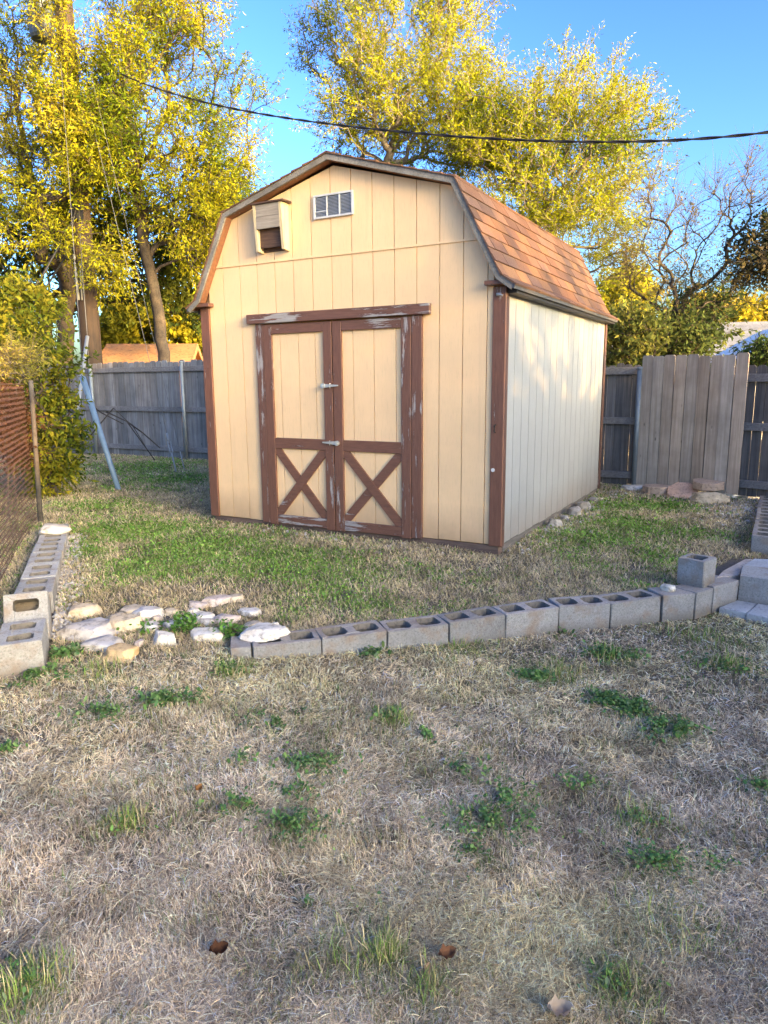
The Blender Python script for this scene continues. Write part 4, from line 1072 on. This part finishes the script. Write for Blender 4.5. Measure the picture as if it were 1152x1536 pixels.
def tree(name, label, cat, trunk, r_base, envs, npts, pal, leaf=(.13, .04), twigs=4, perleaf=11, twl=.5, mat='bark', seed=1, tip=.006, droop=.35, upb=.35, group=None, gaps=.42, sides=6, crook=1.0, dens=None, radius_exp=.45):
    g = np.random.default_rng(seed)
    trunk = [np.array(p, float) for p in trunk]
    nodes = []; par = []
    for i in range(len(trunk)-1):
        m_ = 4
        for k in range(m_):
            nodes.append(trunk[i]+(trunk[i+1]-trunk[i])*k/m_+(g.normal(0, .02, 3) if k else 0)); par.append(len(nodes)-2)
    nodes.append(trunk[-1]); par.append(len(nodes)-2); nt_ = len(nodes); fork = trunk[-1]
    wts = np.array([e[2] for e in envs], float); wts /= wts.sum(); pts = []
    while len(pts) < npts:
        e = envs[g.choice(len(envs), p=wts)]; v = g.normal(0, 1, 3); v /= np.linalg.norm(v); v *= g.random()**(1/2.4)
        p = np.array(e[0])+v*np.array(e[1])
        if fbm(np.array([p[0]*.9+p[1]*.35]), np.array([p[2]*.9+p[1]*.3]), seed, 2)[0] < gaps*g.uniform(.75, 1.25): continue
        pts.append(p)
    pts = np.array(pts); order = np.argsort(np.linalg.norm(pts-fork, axis=1))
    plen = [0.]
    for i in range(1, nt_): plen.append(plen[par[i]]+np.linalg.norm(nodes[i]-nodes[par[i]]))
    arr = np.zeros((nt_+npts*3, 3)); arr[:nt_] = nodes; pl = np.zeros(len(arr)); pl[:nt_] = plen; par = par+[0]*(npts*3); cnt = nt_
    lo = max(1, int(nt_*.55)); terms = []
    for k in order:
        p = pts[k]; d = p-arr[:cnt]; dist = np.linalg.norm(d, axis=1)
        cost = dist*1.0+.30*pl[:cnt]+.9*np.maximum(0, -d[:, 2]+.1*dist); cost[:lo] += 50
        j = int(np.argmin(cost)); a = arr[j]; dv = p-a; L = dist[j]
        pj = par[j] if j else 0; tdir = (arr[j]-arr[pj]); tl = np.linalg.norm(tdir); tdir = tdir/tl if tl > 1e-6 else np.array([0, 0, 1.])
        last = j
        for f in (.34, .67):
            q = a+dv*f+tdir*L*.13*math.sin(PI*f)+np.array([0, 0, -.05*L*math.sin(PI*f)])*crook+g.normal(0, .035*L*crook, 3)
            arr[cnt] = q; par[cnt] = last; pl[cnt] = pl[last]+np.linalg.norm(q-arr[last]); last = cnt; cnt += 1
        arr[cnt] = p; par[cnt] = last; pl[cnt] = pl[last]+np.linalg.norm(p-arr[last]); terms.append(cnt); cnt += 1
    arr = arr[:cnt]; par = np.array(par[:cnt]); cntw = np.zeros(cnt); 
    for tt in terms: cntw[tt] += 1
    for i in range(cnt-1, 0, -1): cntw[par[i]] += cntw[i]
    rad = tip*np.maximum(cntw, .5)**radius_exp; rt = rad[nt_-1]; sc = (r_base*.8)/rt
    big = np.clip(cntw/cntw.max(), 0, 1)**.5; rad = rad*(1+(sc-1)*big)
    for i in range(nt_): rad[i] = r_base*(1-.25*i/nt_)*(1.25 if i == 0 else 1)
    ch = np.arange(1, cnt); P = arr[par[ch]]; Q_ = arr[ch]; R0 = np.minimum(rad[par[ch]], rad[ch]*1.5); R1 = rad[ch]
    thick = R1 > .03
    VV = []; QQ = []; o = 0
    for msk, ns in ((thick, 9), (~thick, 4)):
        if msk.any():
            v, q = frusta(P[msk], Q_[msk], R0[msk], R1[msk], ns); VV.append(v); QQ.append(q+o); o += len(v)
    # twigs
    T0 = []; TD = []
    inner = [t for t in range(nt_, cnt) if rad[t] < .02]
    src = terms*1
    base_n = np.repeat(np.array(src), twigs); jit = g.random(len(base_n))
    B0 = arr[base_n]*(1-jit[:, None]*.55)+arr[par[base_n]]*(jit[:, None]*.55)
    cen = np.mean(pts, 0); out = B0-cen; out /= np.linalg.norm(out, axis=1, keepdims=True)+1e-6
    ed = arr[base_n]-arr[par[base_n]]; ed /= np.linalg.norm(ed, axis=1, keepdims=True)+1e-6
    TDv = .5*out+.5*ed+g.normal(0, .65, B0.shape)+np.array([0, 0, upb]); TDv /= np.linalg.norm(TDv, axis=1, keepdims=True)
    TL = g.uniform(.5, 1.25, len(B0))*twl
    E0 = B0+TDv*TL[:, None]
    v, q = frusta(B0, E0, np.full(len(B0), tip*.75), np.full(len(B0), tip*.3), 3); VV.append(v); QQ.append(q+o); o += len(v)
    V = np.concatenate(VV); Qd = np.concatenate(QQ)
    root = thing(name, label, cat, tuple(trunk[0]), 0, group)
    off = trunk[0]
    me_ = raw_mesh('trunk', V-off, quads=Qd, smooth=True); link('trunk', me_, MT[mat], root)
    # leaves
    nl = perleaf; f = (np.arange(nl)+.5)/nl
    m_ = len(B0); keepn = g.random((m_, nl)) < .9
    LP = B0[:, None, :]+(TDv*TL[:, None])[:, None, :]*(.12+.95*f[None, :, None])+g.normal(0, .025, (m_, nl, 3))
    LD = TDv[:, None, :]*.55+g.normal(0, .62, (m_, nl, 3))+np.array([0, 0, -droop]); LD /= np.linalg.norm(LD, axis=2, keepdims=True)
    if dens is not None:
        keepn &= g.random((m_, nl)) < dens(B0)[:, None]
    LP = LP[keepn]; LD = LD[keepn]; n_ = len(LP)
    palA = np.array(pal); tone = fbm(LP[:, 0]*.8+LP[:, 1]*.5, LP[:, 2]*.8, seed+5, 3); tone = np.clip((tone-.5)*2.2+.5+g.normal(0, .22, n_), 0, .999)*(len(palA)-1)
    i0 = tone.astype(int); fr = (tone-i0)[:, None]; colr = palA[i0]*(1-fr)+palA[np.minimum(i0+1, len(palA)-1)]*fr
    colr = colr*g.uniform(.75, 1.2, n_)[:, None]
    global rng
    v, q, c2 = leaf_quads(LP, LD, g.uniform(.5, 1.4, n_)*leaf[0], g.uniform(.6, 1.4, n_)*leaf[1], colr)
    me_ = raw_mesh('crown', v-off, quads=q, cols=c2); link('crown', me_, MT['leaf'], root)
    return root
YG = [(0.098, 0.144, 0.011), (0.185, 0.234, 0.014), (0.283, 0.291, 0.014), (0.36, 0.321, 0.015), (0.234, 0.265, 0.017), (0.39, 0.336, 0.031)]
YGn = [(0.106, 0.153, 0.011), (0.192, 0.246, 0.013), (0.278, 0.303, 0.013), (0.326, 0.312, 0.014), (0.24, 0.278, 0.017)]
SHD = [(0.11, 0.179, 0.019), (0.2, 0.286, 0.023), (0.29, 0.353, 0.023), (0.34, 0.364, 0.026), (0.25, 0.325, 0.029)]
DK = [(.04, .065, .02), (.06, .09, .022), (.10, .13, .025), (.16, .17, .03)]
GOLD = [(0.25, 0.246, 0.024), (0.33, 0.302, 0.024), (0.38, 0.347, 0.03), (0.28, 0.302, 0.036)]
def W3(px, py, Y): p = aty(px, py, Y); return (p.x, p.y, p.z)
def env(px, py, Y, rpx, rpy, ry, w=1.): 
    return (W3(px, py, Y), (rpx*Y/FPX, ry, rpy*Y/FPX), w)
# big forked tree left of the shed
tree('ash_tree', 'yellow leaved tree with a forked trunk behind the left fence', 'tree', [W3(243, 700, 15.6), W3(246, 530, 15.6), W3(232, 440, 15.6), W3(212, 330, 15.5), W3(200, 262, 15.4)], .135,
     [env(250, 110, 15.5, 110, 105, 1.7, 1.2), env(165, 210, 15, 95, 80, 1.6, 1), env(305, 250, 15.5, 62, 70, 1.5, .8), env(290, 340, 15.6, 70, 60, 1.3, .7), env(365, 150, 15.6, 40, 80, .9, .07), env(245, 30, 15.8, 90, 60, 1.1, .7), env(200, 150, 14.4, 55, 90, .7, .4), env(330, 330, 15.5, 60, 70, 1.2, .6)], 760, YG, (.09, .023), 6, 16, .55, seed=11, gaps=.36)
tree('pecan_tree', 'golden leaved tree behind the utility pole at the far left', 'tree', [W3(90, 700, 16.8), W3(98, 520, 16.8), W3(100, 420, 16.8), W3(92, 330, 16.7)], .2,
     [env(60, 150, 16.6, 120, 120, 1.8, 1.2), env(40, 270, 16.4, 110, 80, 1.7, 1), env(150, 300, 16.8, 90, 70, 1.4, .7), env(20, 60, 17, 90, 70, 1.6, .6), env(-60, 200, 16.6, 80, 140, 1.6, .6), env(112, 195, 14.2, 52, 62, .6, .5), env(72, 22, 14.2, 34, 26, .4, .10), env(100, 70, 14.2, 30, 40, .4, .10), env(130, 230, 14.2, 50, 60, .6, .45), env(60, 330, 14.5, 70, 60, .7, .4), env(150, 390, 14.3, 45, 45, .5, .3)], 740, YG, (.09, .023), 6, 16, .55, seed=12, gaps=.34)
tree('evergreen_oak', 'dark green dense tree low behind the left fence and pole', 'tree', [W3(60, 700, 18.5), W3(65, 560, 18.5), W3(70, 480, 18.5)], .2,
     [env(40, 400, 18.5, 100, 90, 1.6, 1), env(200, 400, 18.3, 100, 75, 1.5, 1), env(290, 400, 18.6, 70, 80, 1.4, .8), env(-60, 380, 18, 80, 110, 1.6, .6), env(130, 340, 18.6, 120, 70, 1.5, .6)], 420, DK+[(.12, .15, .03)], (.16, .06), 5, 11, .6, seed=13, gaps=.25, upb=.1)
# bright hedge beyond the fence
tree('golden_shrub', 'bright yellow bushy shrub seen over the fence left of the shed', 'shrub', [W3(260, 640, 24), W3(255, 560, 24), W3(250, 530, 24)], .1, [env(285, 505, 24, 50, 40, 1.4, 1), env(195, 505, 24, 55, 36, 1.4, 1), env(240, 480, 24.5, 70, 40, 1.4, .8)], 260, GOLD, (.20, .10), 5, 11, .6, seed=14, gaps=.15)
# centre trees behind the shed
tree('elm_tree', 'tall yellow green tree with fanning branches straight behind the shed ridge', 'tree', [W3(585, 640, 18.5), W3(585, 430, 18.5), W3(582, 330, 18.5), W3(580, 270, 18.5)], .19,
     [env(620, 90, 18.5, 115, 100, 1.9, 1.5), env(510, 150, 18.5, 85, 90, 1.7, .6), env(600, 190, 18.5, 150, 60, 1.9, .9), env(560, 20, 18.6, 100, 50, 1.4, .22), env(660, 10, 18.6, 90, 60, 1.5, .6), env(690, 170, 18.3, 75, 80, 1.6, .8), env(470, 90, 18.6, 40, 60, .9, .12)], 720, YGn, (.092, .024), 6, 16, .6, 'twig', seed=15, gaps=.4, upb=.5)
tree('hackberry_tree', 'yellow green rounded tree rising behind the right roof slope', 'tree', [W3(835, 640, 17), W3(835, 470, 17), W3(832, 400, 17), W3(828, 350, 17)], .16,
     [env(840, 200, 17, 110, 80, 1.8, 1.2), env(770, 260, 17, 80, 80, 1.7, 1), env(890, 260, 17, 90, 100, 1.7, 1), env(850, 350, 17, 80, 60, 1.5, .8), env(930, 180, 17.1, 60, 65, 1.1, .3), env(850, 130, 17.1, 110, 40, 1.2, .25), env(720, 210, 17.2, 60, 60, 1.2, .6), env(900, 350, 16.6, 60, 80, 1.2, .9)], 720, YGn, (.09, .024), 6, 16, .55, 'twig', seed=16, gaps=.4, upb=.5)
# bare tree at the right
tree('bare_tree', 'nearly bare tree with dark forked trunk behind the pale fence boards', 'tree', [W3(998, 640, 13.5), W3(1000, 540, 13.5), W3(1001, 520, 13.5)], .12,
     [env(1080, 320, 13.5, 75, 60, 1.1, .9), env(1000, 350, 13.5, 45, 75, .9, .6), env(1120, 280, 13.5, 45, 45, .9, .5), env(1040, 440, 13.4, 75, 45, 1.0, .7), env(1090, 420, 13.4, 60, 35, 1.0, .5), env(985, 290, 13.6, 30, 40, .5, .2), env(950, 380, 13.6, 30, 50, .6, .3)], 230, [(.13, .12, .04), (.19, .16, .05), (.26, .20, .08), (.12, .13, .04)], (.07, .024), 6, 7, .6, 'bark', seed=17, tip=.0042, gaps=.3, upb=.45,
     dens=lambda B: np.clip(.95-(B[:, 2]-2.4)*.42, .07, .9), radius_exp=.47, crook=.3)
tree('cedar_tree', 'dark brown green tree crown entering at the right edge', 'tree', [W3(1235, 640, 13), W3(1230, 480, 13), W3(1215, 420, 13)], .14, [env(1175, 375, 13, 45, 50, .9, 1), env(1140, 400, 13, 35, 26, .7, .4), env(1220, 340, 13, 60, 70, 1, .8)], 150, [(.045, .06, .03), (.07, .08, .04), (.10, .085, .055)], (.09, .04), 5, 10, .42, seed=18, gaps=.3)
tree('laurel_shrub', 'dark green leafy shrub behind the fence at the shed rear corner', 'shrub', [W3(960, 660, 12.6), W3(955, 580, 12.6), W3(950, 545, 12.6)], .06, [env(945, 515, 12.6, 55, 48, .8, 1.2), env(1010, 520, 12.8, 50, 40, .8, .8), env(1045, 480, 13.2, 50, 40, .8, .5)], 260, [(.06, .085, .03), (.09, .12, .035), (.15, .16, .04), (.22, .21, .05)], (.10, .045), 5, 9, .36, seed=19, gaps=.2)
tree('green_shrub', 'small green shrub over the dark right fence', 'shrub', [W3(1150, 640, 10.8), W3(1150, 570, 10.8), W3(1150, 555, 10.8)], .04, [env(1152, 540, 10.8, 38, 26, .5, 1)], 70, [(.06, .10, .03), (.09, .13, .035)], (.08, .03), 5, 9, .26, seed=20, gaps=.1)
tree('golden_tree', 'golden tree beside the rear roof corner in the distance', 'tree', [W3(935, 600, 26), W3(935, 520, 26), W3(935, 490, 26)], .15, [env(938, 450, 26, 38, 34, 1.3, 1), env(915, 470, 26, 40, 30, 1.3, .6)], 170, GOLD, (.22, .10), 5, 10, .55, seed=21, gaps=.2)
tree('golden_tree', 'row of distant golden trees on the skyline at the right', 'tree', [W3(1110, 600, 34), W3(1110, 530, 34), W3(1110, 505, 34)], .2, [env(1110, 478, 34, 70, 20, 1.6, 1), env(1050, 475, 34, 45, 24, 1.6, .8), env(1160, 474, 34, 60, 24, 1.6, .8)], 240, [(.32, .28, .03), (.42, .35, .03), (.48, .40, .05)], (.26, .12), 5, 10, .6, seed=22, gaps=.2)
# shrub by the left fence
tree('privet_shrub', 'tall shrub of yellow green leaves beside the chain link fence', 'shrub', [W3(80, 745, 8.6), W3(75, 690, 8.6), W3(70, 650, 8.6)], .04,
     [env(50, 480, 8.9, 55, 55, .5, .8), env(60, 560, 8.8, 42, 70, .5, 1.1), env(76, 650, 8.7, 34, 75, .45, 1.2), env(10, 470, 8.6, 55, 60, .5, 1.0), env(20, 520, 8.0, 40, 40, .4, .5), env(72, 705, 8.7, 26, 35, .4, .4)], 330, [(.04, .07, .015), (.07, .11, .02), (.14, .17, .022), (.23, .23, .022), (.33, .28, .03)], (.085, .032), 4, 10, .26, seed=23, gaps=.2, upb=.25, tip=.003)
tree('ivy_tangle', 'brown dead vine tangle hanging behind the rusty chain link mesh', 'vine', [W3(10, 850, 7.3), W3(12, 700, 7.3), W3(12, 640, 7.3)], .012, [env(5, 640, 7.3, 42, 60, .2, 1), env(-60, 640, 7.0, 50, 70, .2, 1)], 190, [(.16, .075, .04), (.22, .11, .06), (.11, .055, .03)], (.05, .02), 6, 7, .2, 'twig', seed=34, gaps=.1, tip=.002)
tree('dry_vine', 'dry tan tangled vine on top of the rusty chain link fence', 'vine', [W3(20, 800, 7.4), W3(22, 620, 7.4), W3(25, 580, 7.4)], .012, [env(22, 545, 7.4, 34, 28, .3, 1), env(-30, 540, 7.2, 40, 30, .4, 1)], 110, [(.34, .30, .06), (.42, .34, .09), (.24, .25, .04)], (.05, .008), 6, 6, .22, 'twig', seed=24, gaps=.1, tip=.002)

# ------------------------------------------------------------------ UTILITY POLE, WIRES
pole = thing('utility_pole', 'brown wooden utility pole behind the left fence with transformer', 'utility pole', (-6.0, 15.0, -.1))
mb = MB(); mb.tube([(-6.0, 15, -.1), (-6, 15, 3), (-6, 15, 7), (-6, 15, 11.5)], [.215, .205, .18, .15], 14); mb.build('shaft', MT['polewood'], pole, True, world=True)
mb = MB(); mb.tube([(-6.42, 14.95, 7.78), (-6.42, 14.95, 7.83), (-6.42, 14.95, 8.95), (-6.42, 14.95, 9.0)], [.2, .225, .225, .19], 16); mb.box(-6.3, -6.1, 14.9, 15.0, 8.05, 8.12); mb.box(-6.3, -6.1, 14.9, 15.0, 8.7, 8.77)
tr = mb.build('transformer', MT['transf'], pole, False, world=True)
mb = MB()
for dx in (-.1, .06): mb.tube([(-6.42+dx, 14.95, 9.0), (-6.42+dx, 14.95, 9.08), (-6.42+dx, 14.95, 9.1), (-6.42+dx, 14.95, 9.2)], [.03, .05, .03, .04], 8)
mb.build('bushing', MT['galv'], tr, True, world=True)
def pp(px, py, Y): p = aty(px, py, Y); return (p.x, p.y, p.z)
mb = MB(); mb.tube([pp(111, 382, 14.7), pp(118, 450, 14.7)], .028, 8); mb.tube([pp(119, 390, 14.7), pp(123, 450, 14.7)], .018, 8); mb.build('conduit', MT['whitepipe'], pole, True, world=True)
mb = MB(); mb.tube([pp(98, 385, 14.6), pp(102, 373, 14.6), pp(108, 371, 14.65)], [.05, .07, .05], 8); mb.build('splice_case', MT['cable'], pole, False, world=True)
mb = MB(); mb.box(*[v for a, b3 in zip(pp(116, 320, 14.75), (.10, .05, .12)) for v in (a-b3, a+b3)]); mb.build('junction_box', MT['cable'], pole, False, world=True)
mb = MB()
mb.tube([pp(112, 330, 14.7), pp(98, 345, 14.5), pp(88, 370, 14.3), pp(60, 420, 13.9), pp(20, 470, 13.3), pp(-60, 545, 12.4)], .022, 6)
mb.tube([pp(115, 345, 14.7), pp(104, 358, 14.5), pp(100, 372, 14.6)], .018, 6); mb.tube([pp(116, 300, 14.7), pp(110, 330, 14.65), pp(112, 360, 14.7)], .015, 6)
mb.tube([pp(98, 385, 14.6), pp(70, 430, 14.3), pp(40, 480, 13.8), pp(-40, 560, 13)], .018, 6)
mb.build('cable_loop', MT['cable'], pole, True, world=True)
mb = MB(); mb.tube([pp(122, 300, 14.75), pp(124, 390, 14.7), pp(128, 460, 14.7), pp(132, 520, 14.75), (-6.02, 14.77, 0)], .0045, 5); mb.build('ground_wire', MT['wire'], pole, True, world=True)
# overhead service drop: in the vertical plane from the pole toward the right
A_ = Vector((-6.0, 14.8)); B_ = Vector((5.4, 8.6))
def onplan(px, py):
    d = ray(px, py); dx, dy = d.x, d.y; e = B_-A_; s = (A_.x*e.y-A_.y*e.x)/(dx*e.y-dy*e.x); return Vector((s*dx, s*dy, CAM_H+s*d.z))
cp = [onplan(*q) for q in ((97, 60), (160, 106), (240, 132), (330, 157), (460, 180), (580, 196), (700, 208), (800, 213), (860, 213), (960, 210), (1060, 205), (1152, 197), (1260, 184))]
# smooth with a fitted parabola-like curve in the plan direction
sv = np.array([(p.xy-A_).length for p in cp]); zv = np.array([p.z for p in cp]); co = np.polyfit(sv, zv, 4)
e = (B_-A_).normalized(); ss = np.linspace(0, sv.max(), 160)
tw = [(A_.x+e.x*s-e.y*.0095*math.cos(s*9), A_.y+e.y*s+e.x*.0095*math.cos(s*9), float(np.polyval(co, s))+.0095*math.sin(s*9)) for s in ss]
tw2 = [(A_.x+e.x*s+e.y*.0095*math.cos(s*9), A_.y+e.y*s-e.x*.0095*math.cos(s*9), float(np.polyval(co, s))-.0095*math.sin(s*9)) for s in ss]
mb = MB(); mb.tube(tw, .0105, 6); mb.tube(tw2, .0105, 6)
setp(mb.build('overhead_cable', MT['cable'], None, True, origin=A_.to_3d()), 'black twisted overhead cable crossing the sky above the shed roof', 'cable')
# guy wires to the anchor left of the shed
anc = gpt(264, 707)
for k, (topz, off, lab) in enumerate(((8.2, (0, 0), 'thin guy wire from the pole to the turnbuckle anchor left of the shed'), (9.3, (.10, .12), 'second thinner guy wire just behind the turnbuckle guy wire'))):
    g_ = thing('guy_wire', lab, 'guy wire', (anc.x+off[0], anc.y+off[1], anc.z), 0, 'guy wires of the utility pole')
    a = Vector((anc.x+off[0], anc.y+off[1], anc.z)); b3 = Vector((-6.0+.1, 14.85, topz)); d = (b3-a).normalized()
    mb = MB(); mb.tube([a+d*.45, b3], .0045 if k == 0 else .0032, 5); mb.build('strand', MT['wire'], g_, True, world=True)
    mb = MB(); mb.tube([a-d*.05, a+d*.32], .013 if k == 0 else .008, 6); mb.build('anchor_rod', MT['whitepipe'], g_, True, world=True)
    if k == 0:
        mb = MB(); s1 = d.cross(Vector((0, 0, 1))).normalized()*.022
        mb.tube([a+d*.30, a+d*.33+s1, a+d*.50+s1, a+d*.54], .009, 6); mb.tube([a+d*.30, a+d*.33-s1, a+d*.50-s1, a+d*.54], .009, 6); mb.tube([a+d*.50, a+d*.66], .017, 6); mb.build('turnbuckle', MT['whitepipe'], g_, True, world=True)
bl = gpt(178, 735); bt = Vector((-4.02, 9.7, 1.40))
gg = thing('guy_guard', 'pale blue plastic guy guard leaning up from the grass', 'pipe', bl)
mb = MB(); d = (bt-bl); mb.tube([bl-d*.02, bl+d*.5, bt, bt+d.normalized()*.03], [.033, .036, .04, .022], 10); mb.build('tube', MT['bluepipe'], gg, True, world=True)
mb = MB(); mb.tube([bt, bt+Vector((-1.3, 3.3, 5.2))], .004, 5); mb.build('strand', MT['wire'], gg, True, world=True)
q0 = Vector(pp(112, 640, 11.2)); q1 = Vector(pp(118, 600, 11.4)); q2 = Vector(pp(131, 505, 12.2)); wg = thing('guy_guard', 'pale whitish guy guard tube rising out of the left shrub', 'pipe', q0)
mb = MB(); mb.tube([q0, q1, q2], .032, 8); mb.build('tube', MT['whitepipe'], wg, True, world=True)
mb = MB(); mb.tube([q2, pp(124, 420, 13.4), pp(118, 310, 14.75)], .0045, 5); mb.build('strand', MT['wire'], wg, True, world=True)
# bare fallen branch by the back fence
mb = MB()
for pts in ([(130, 660, 11.6), (170, 612, 12), (200, 640, 11.9), (222, 676, 11.8)], [(160, 618, 12), (190, 632, 11.8), (232, 690, 11.5)], [(190, 632, 11.8), (215, 650, 11.9), (240, 672, 11.9)], [(130, 600, 12), (150, 618, 12), (185, 636, 11.9)]):
    mb.tube([pp(*q) for q in pts], [.014, .011, .008, .004][:len(pts)], 5)
br = mb.build('fallen_branch', MT['bark'], None, True, origin=Vector(pp(232, 690, 11.5))); setp(br, 'bare dark branch leaning on the left fence by the guy guard', 'branch')

# ------------------------------------------------------------------ NEIGHBOUR HOUSES
def house(name, label, c, rz, L, Dp, we, ridge, wallm, roofm, windows=(), fasc=None):
    h = thing(name, label, 'house', c, rz)
    mb = MB(); mb.box(-L/2, L/2, -Dp/2, Dp/2, 0, we); mb.prism([(-Dp/2, we), (Dp/2, we), (0, ridge-.05)], -L/2+.001, L/2-.001, 'x'); mb.build('wall', wallm, h)
    o_ = .4; sl = (ridge-we)/(Dp/2); mb = MB()
    for s in (-1, 1):
        P = [(s*(Dp/2+o_), we-o_*sl), (0, ridge), (0, ridge+.1), (s*(Dp/2+o_), we-o_*sl+.1)]
        mb.prism(P, -L/2-o_, L/2+o_, 'x')
    r_ = mb.build('roof', roofm, h)
    for s in (-1, 1):
        for e_ in (-1, 1):
            mb = MB(); x0 = e_*(L/2+o_); P = [(s*(Dp/2+o_), we-o_*sl-.08), (0, ridge-.08), (0, ridge+.11), (s*(Dp/2+o_), we-o_*sl+.11)]
            mb.prism(P, x0+.001*e_, x0+.03*e_, 'x'); mb.build('fascia', fasc or MT['white'], r_)
    for (u, z, w_, hh_) in windows:
        mb = MB(); mb.box(u-w_/2-.06, u+w_/2+.06, -Dp/2-.04, -Dp/2-.005, z-.06, z+hh_+.06); f_ = mb.build('window', MT['white'], h)
        mb = MB(); mb.box(u-w_/2, u+w_/2, -Dp/2-.05, -Dp/2-.042, z, z+hh_); mb.build('pane', MT['glass'], f_)
    return h
p = aty(215, 560, 20.5); house('house', 'house with low orange lit roof beyond the left fence', (p.x, 21.5, -.3), .1, 1.75, 2.6, 2.1, 2.68, MT['roofor'], MT['roofor'], [(-.5, .9, .8, .9)], MT['roofor'])
p = aty(925, 520, 24); house('house', 'grey roofed house low behind the shrubs right of the shed', (p.x+.8, 26, -.3), -.2, 9, 6, 2.1, 3.45, MT['wallpaint'], MT['roofgrey'], [(-2.5, .9, 1, 1)])
p = aty(1130, 510, 22); house('house', 'grey roofed house with sunlit white gable trim at the right edge', (p.x+2.2, 24, -.3), -.35, 9, 7, 2.0, 3.3, MT['wallpaint'], MT['roofgrey'], [(-2, .9, 1, 1)])
p = aty(1165, 520, 17); house('storage_shed', 'low shed with pale sunlit gable roof behind the right fence', (p.x+.55, 17.5, -.3), 1.40, 3.2, 2.6, 2.05, 2.78, MT['white'], MT['white'])
# unseen neighbour house and tree added right of the camera to shade and dapple
SD = Vector((.754, -.657))
hc = Vector((12.9, -5.3)); house('house', 'unseen neighbour house added right of the camera to shade the yard', (hc.x, hc.y, -.3), math.atan2(.754, .657), 12.5, 7, 3.0, 4.6, MT['wallpaint'], MT['roofgrey'])
r9 = random.Random(12); blocker_clumps = []  # leaf clumps spaced across the sun's path so the gaps dapple the shed
for i in range(9):
    for j in range(5):
        o_ = -3.3+i*.60+r9.uniform(-.12, .12)+(j % 2)*.3; z = 3.05+j*.56+r9.uniform(-.1, .1)
        if r9.random() < ((.27 if j < 2 else .2) if o_ > -2.3 else 0): continue
        dpt = r9.uniform(-.5, .5)
        blocker_clumps.append(((10.4+.657*o_+.754*dpt, .4+.754*o_-.657*dpt, z), (.21+r9.uniform(0, .07)+(.08 if o_ < -2.3 else 0),)*2+(.30,), 1))
for i in range(5):  # second layer of clumps added to shade the gable
    for j in range(6):
        o_ = -3.6+i*.36+r9.uniform(-.1, .1); z = 3.3+j*.48+r9.uniform(-.1, .1); dpt = r9.uniform(-.5, .5)
        blocker_clumps.append(((10.4+.657*o_+.754*dpt, .4+.754*o_-.657*dpt, z), (.28, .28, .3), .9))
for i in range(8):  # upper clumps added to block sky glow from the shed side
    for j in range(6):
        o_ = -2.4+i*.66+r9.uniform(-.12, .12); z = 5.75+j*.62+r9.uniform(-.1, .1); dpt = r9.uniform(-.5, .5)
        blocker_clumps.append(((10.4+.657*o_+.754*dpt, .4+.754*o_-.657*dpt, z), (.34, .34, .34), .9))
tree('unseen_shade_tree', 'unseen tree added beside the neighbour house to dapple and shade the shed', 'tree', [(10.4, 0.4, -.3), (10.4, 0.4, 1.6), (10.4, 0.4, 2.4)], .13, blocker_clumps, 640, SHD, (.13, .07), 5, 11, .19, seed=31, gaps=.05)

# ------------------------------------------------------------------ LIGHT
SUN_EL = math.radians(11); SUN_AZ = math.radians(131)
w = bpy.data.worlds.new('World'); scene.world = w; w.use_nodes = True; nt = w.node_tree
sky = nt.nodes.new('ShaderNodeTexSky'); sky.sky_type = 'NISHITA'; sky.sun_disc = False
sky.sun_elevation = SUN_EL; sky.sun_rotation = SUN_AZ; sky.air_density = 1.0; sky.dust_density = 3.2; sky.ozone_density = 3.0
bg = nt.nodes['Background']; bg.inputs[1].default_value = .46
hs = nt.nodes.new('ShaderNodeHueSaturation'); hs.inputs['Saturation'].default_value = 1.03; hs.inputs['Hue'].default_value = .51; gm = nt.nodes.new('ShaderNodeGamma'); gm.inputs['Gamma'].default_value = 1.6; nt.links.new(sky.outputs[0], gm.inputs[0]); nt.links.new(gm.outputs[0], hs.inputs['Color']); nt.links.new(hs.outputs[0], bg.inputs[0])
sd = bpy.data.lights.new('sun', 'SUN'); so = bpy.data.objects.new('sun', sd); COL.objects.link(so)
sd.energy = 10.0; sd.angle = math.radians(.6); sd.color = (1.0, .53, .15)
dirv = Vector((math.sin(SUN_AZ)*math.cos(SUN_EL), math.cos(SUN_AZ)*math.cos(SUN_EL), math.sin(SUN_EL)))
so.rotation_euler = dirv.to_track_quat('Z', 'Y').to_euler(); so.location = dirv*40
scene.view_settings.view_transform = 'Standard'; scene.view_settings.look = 'None'; scene.view_settings.exposure = 0; scene.view_settings.gamma = 1
scene.render.engine = 'CYCLES'
scene.cycles.max_bounces = 6; scene.cycles.diffuse_bounces = 3; scene.cycles.glossy_bounces = 2; scene.cycles.transmission_bounces = 3; scene.cycles.transparent_max_bounces = 4
scene.cycles.use_denoising = True
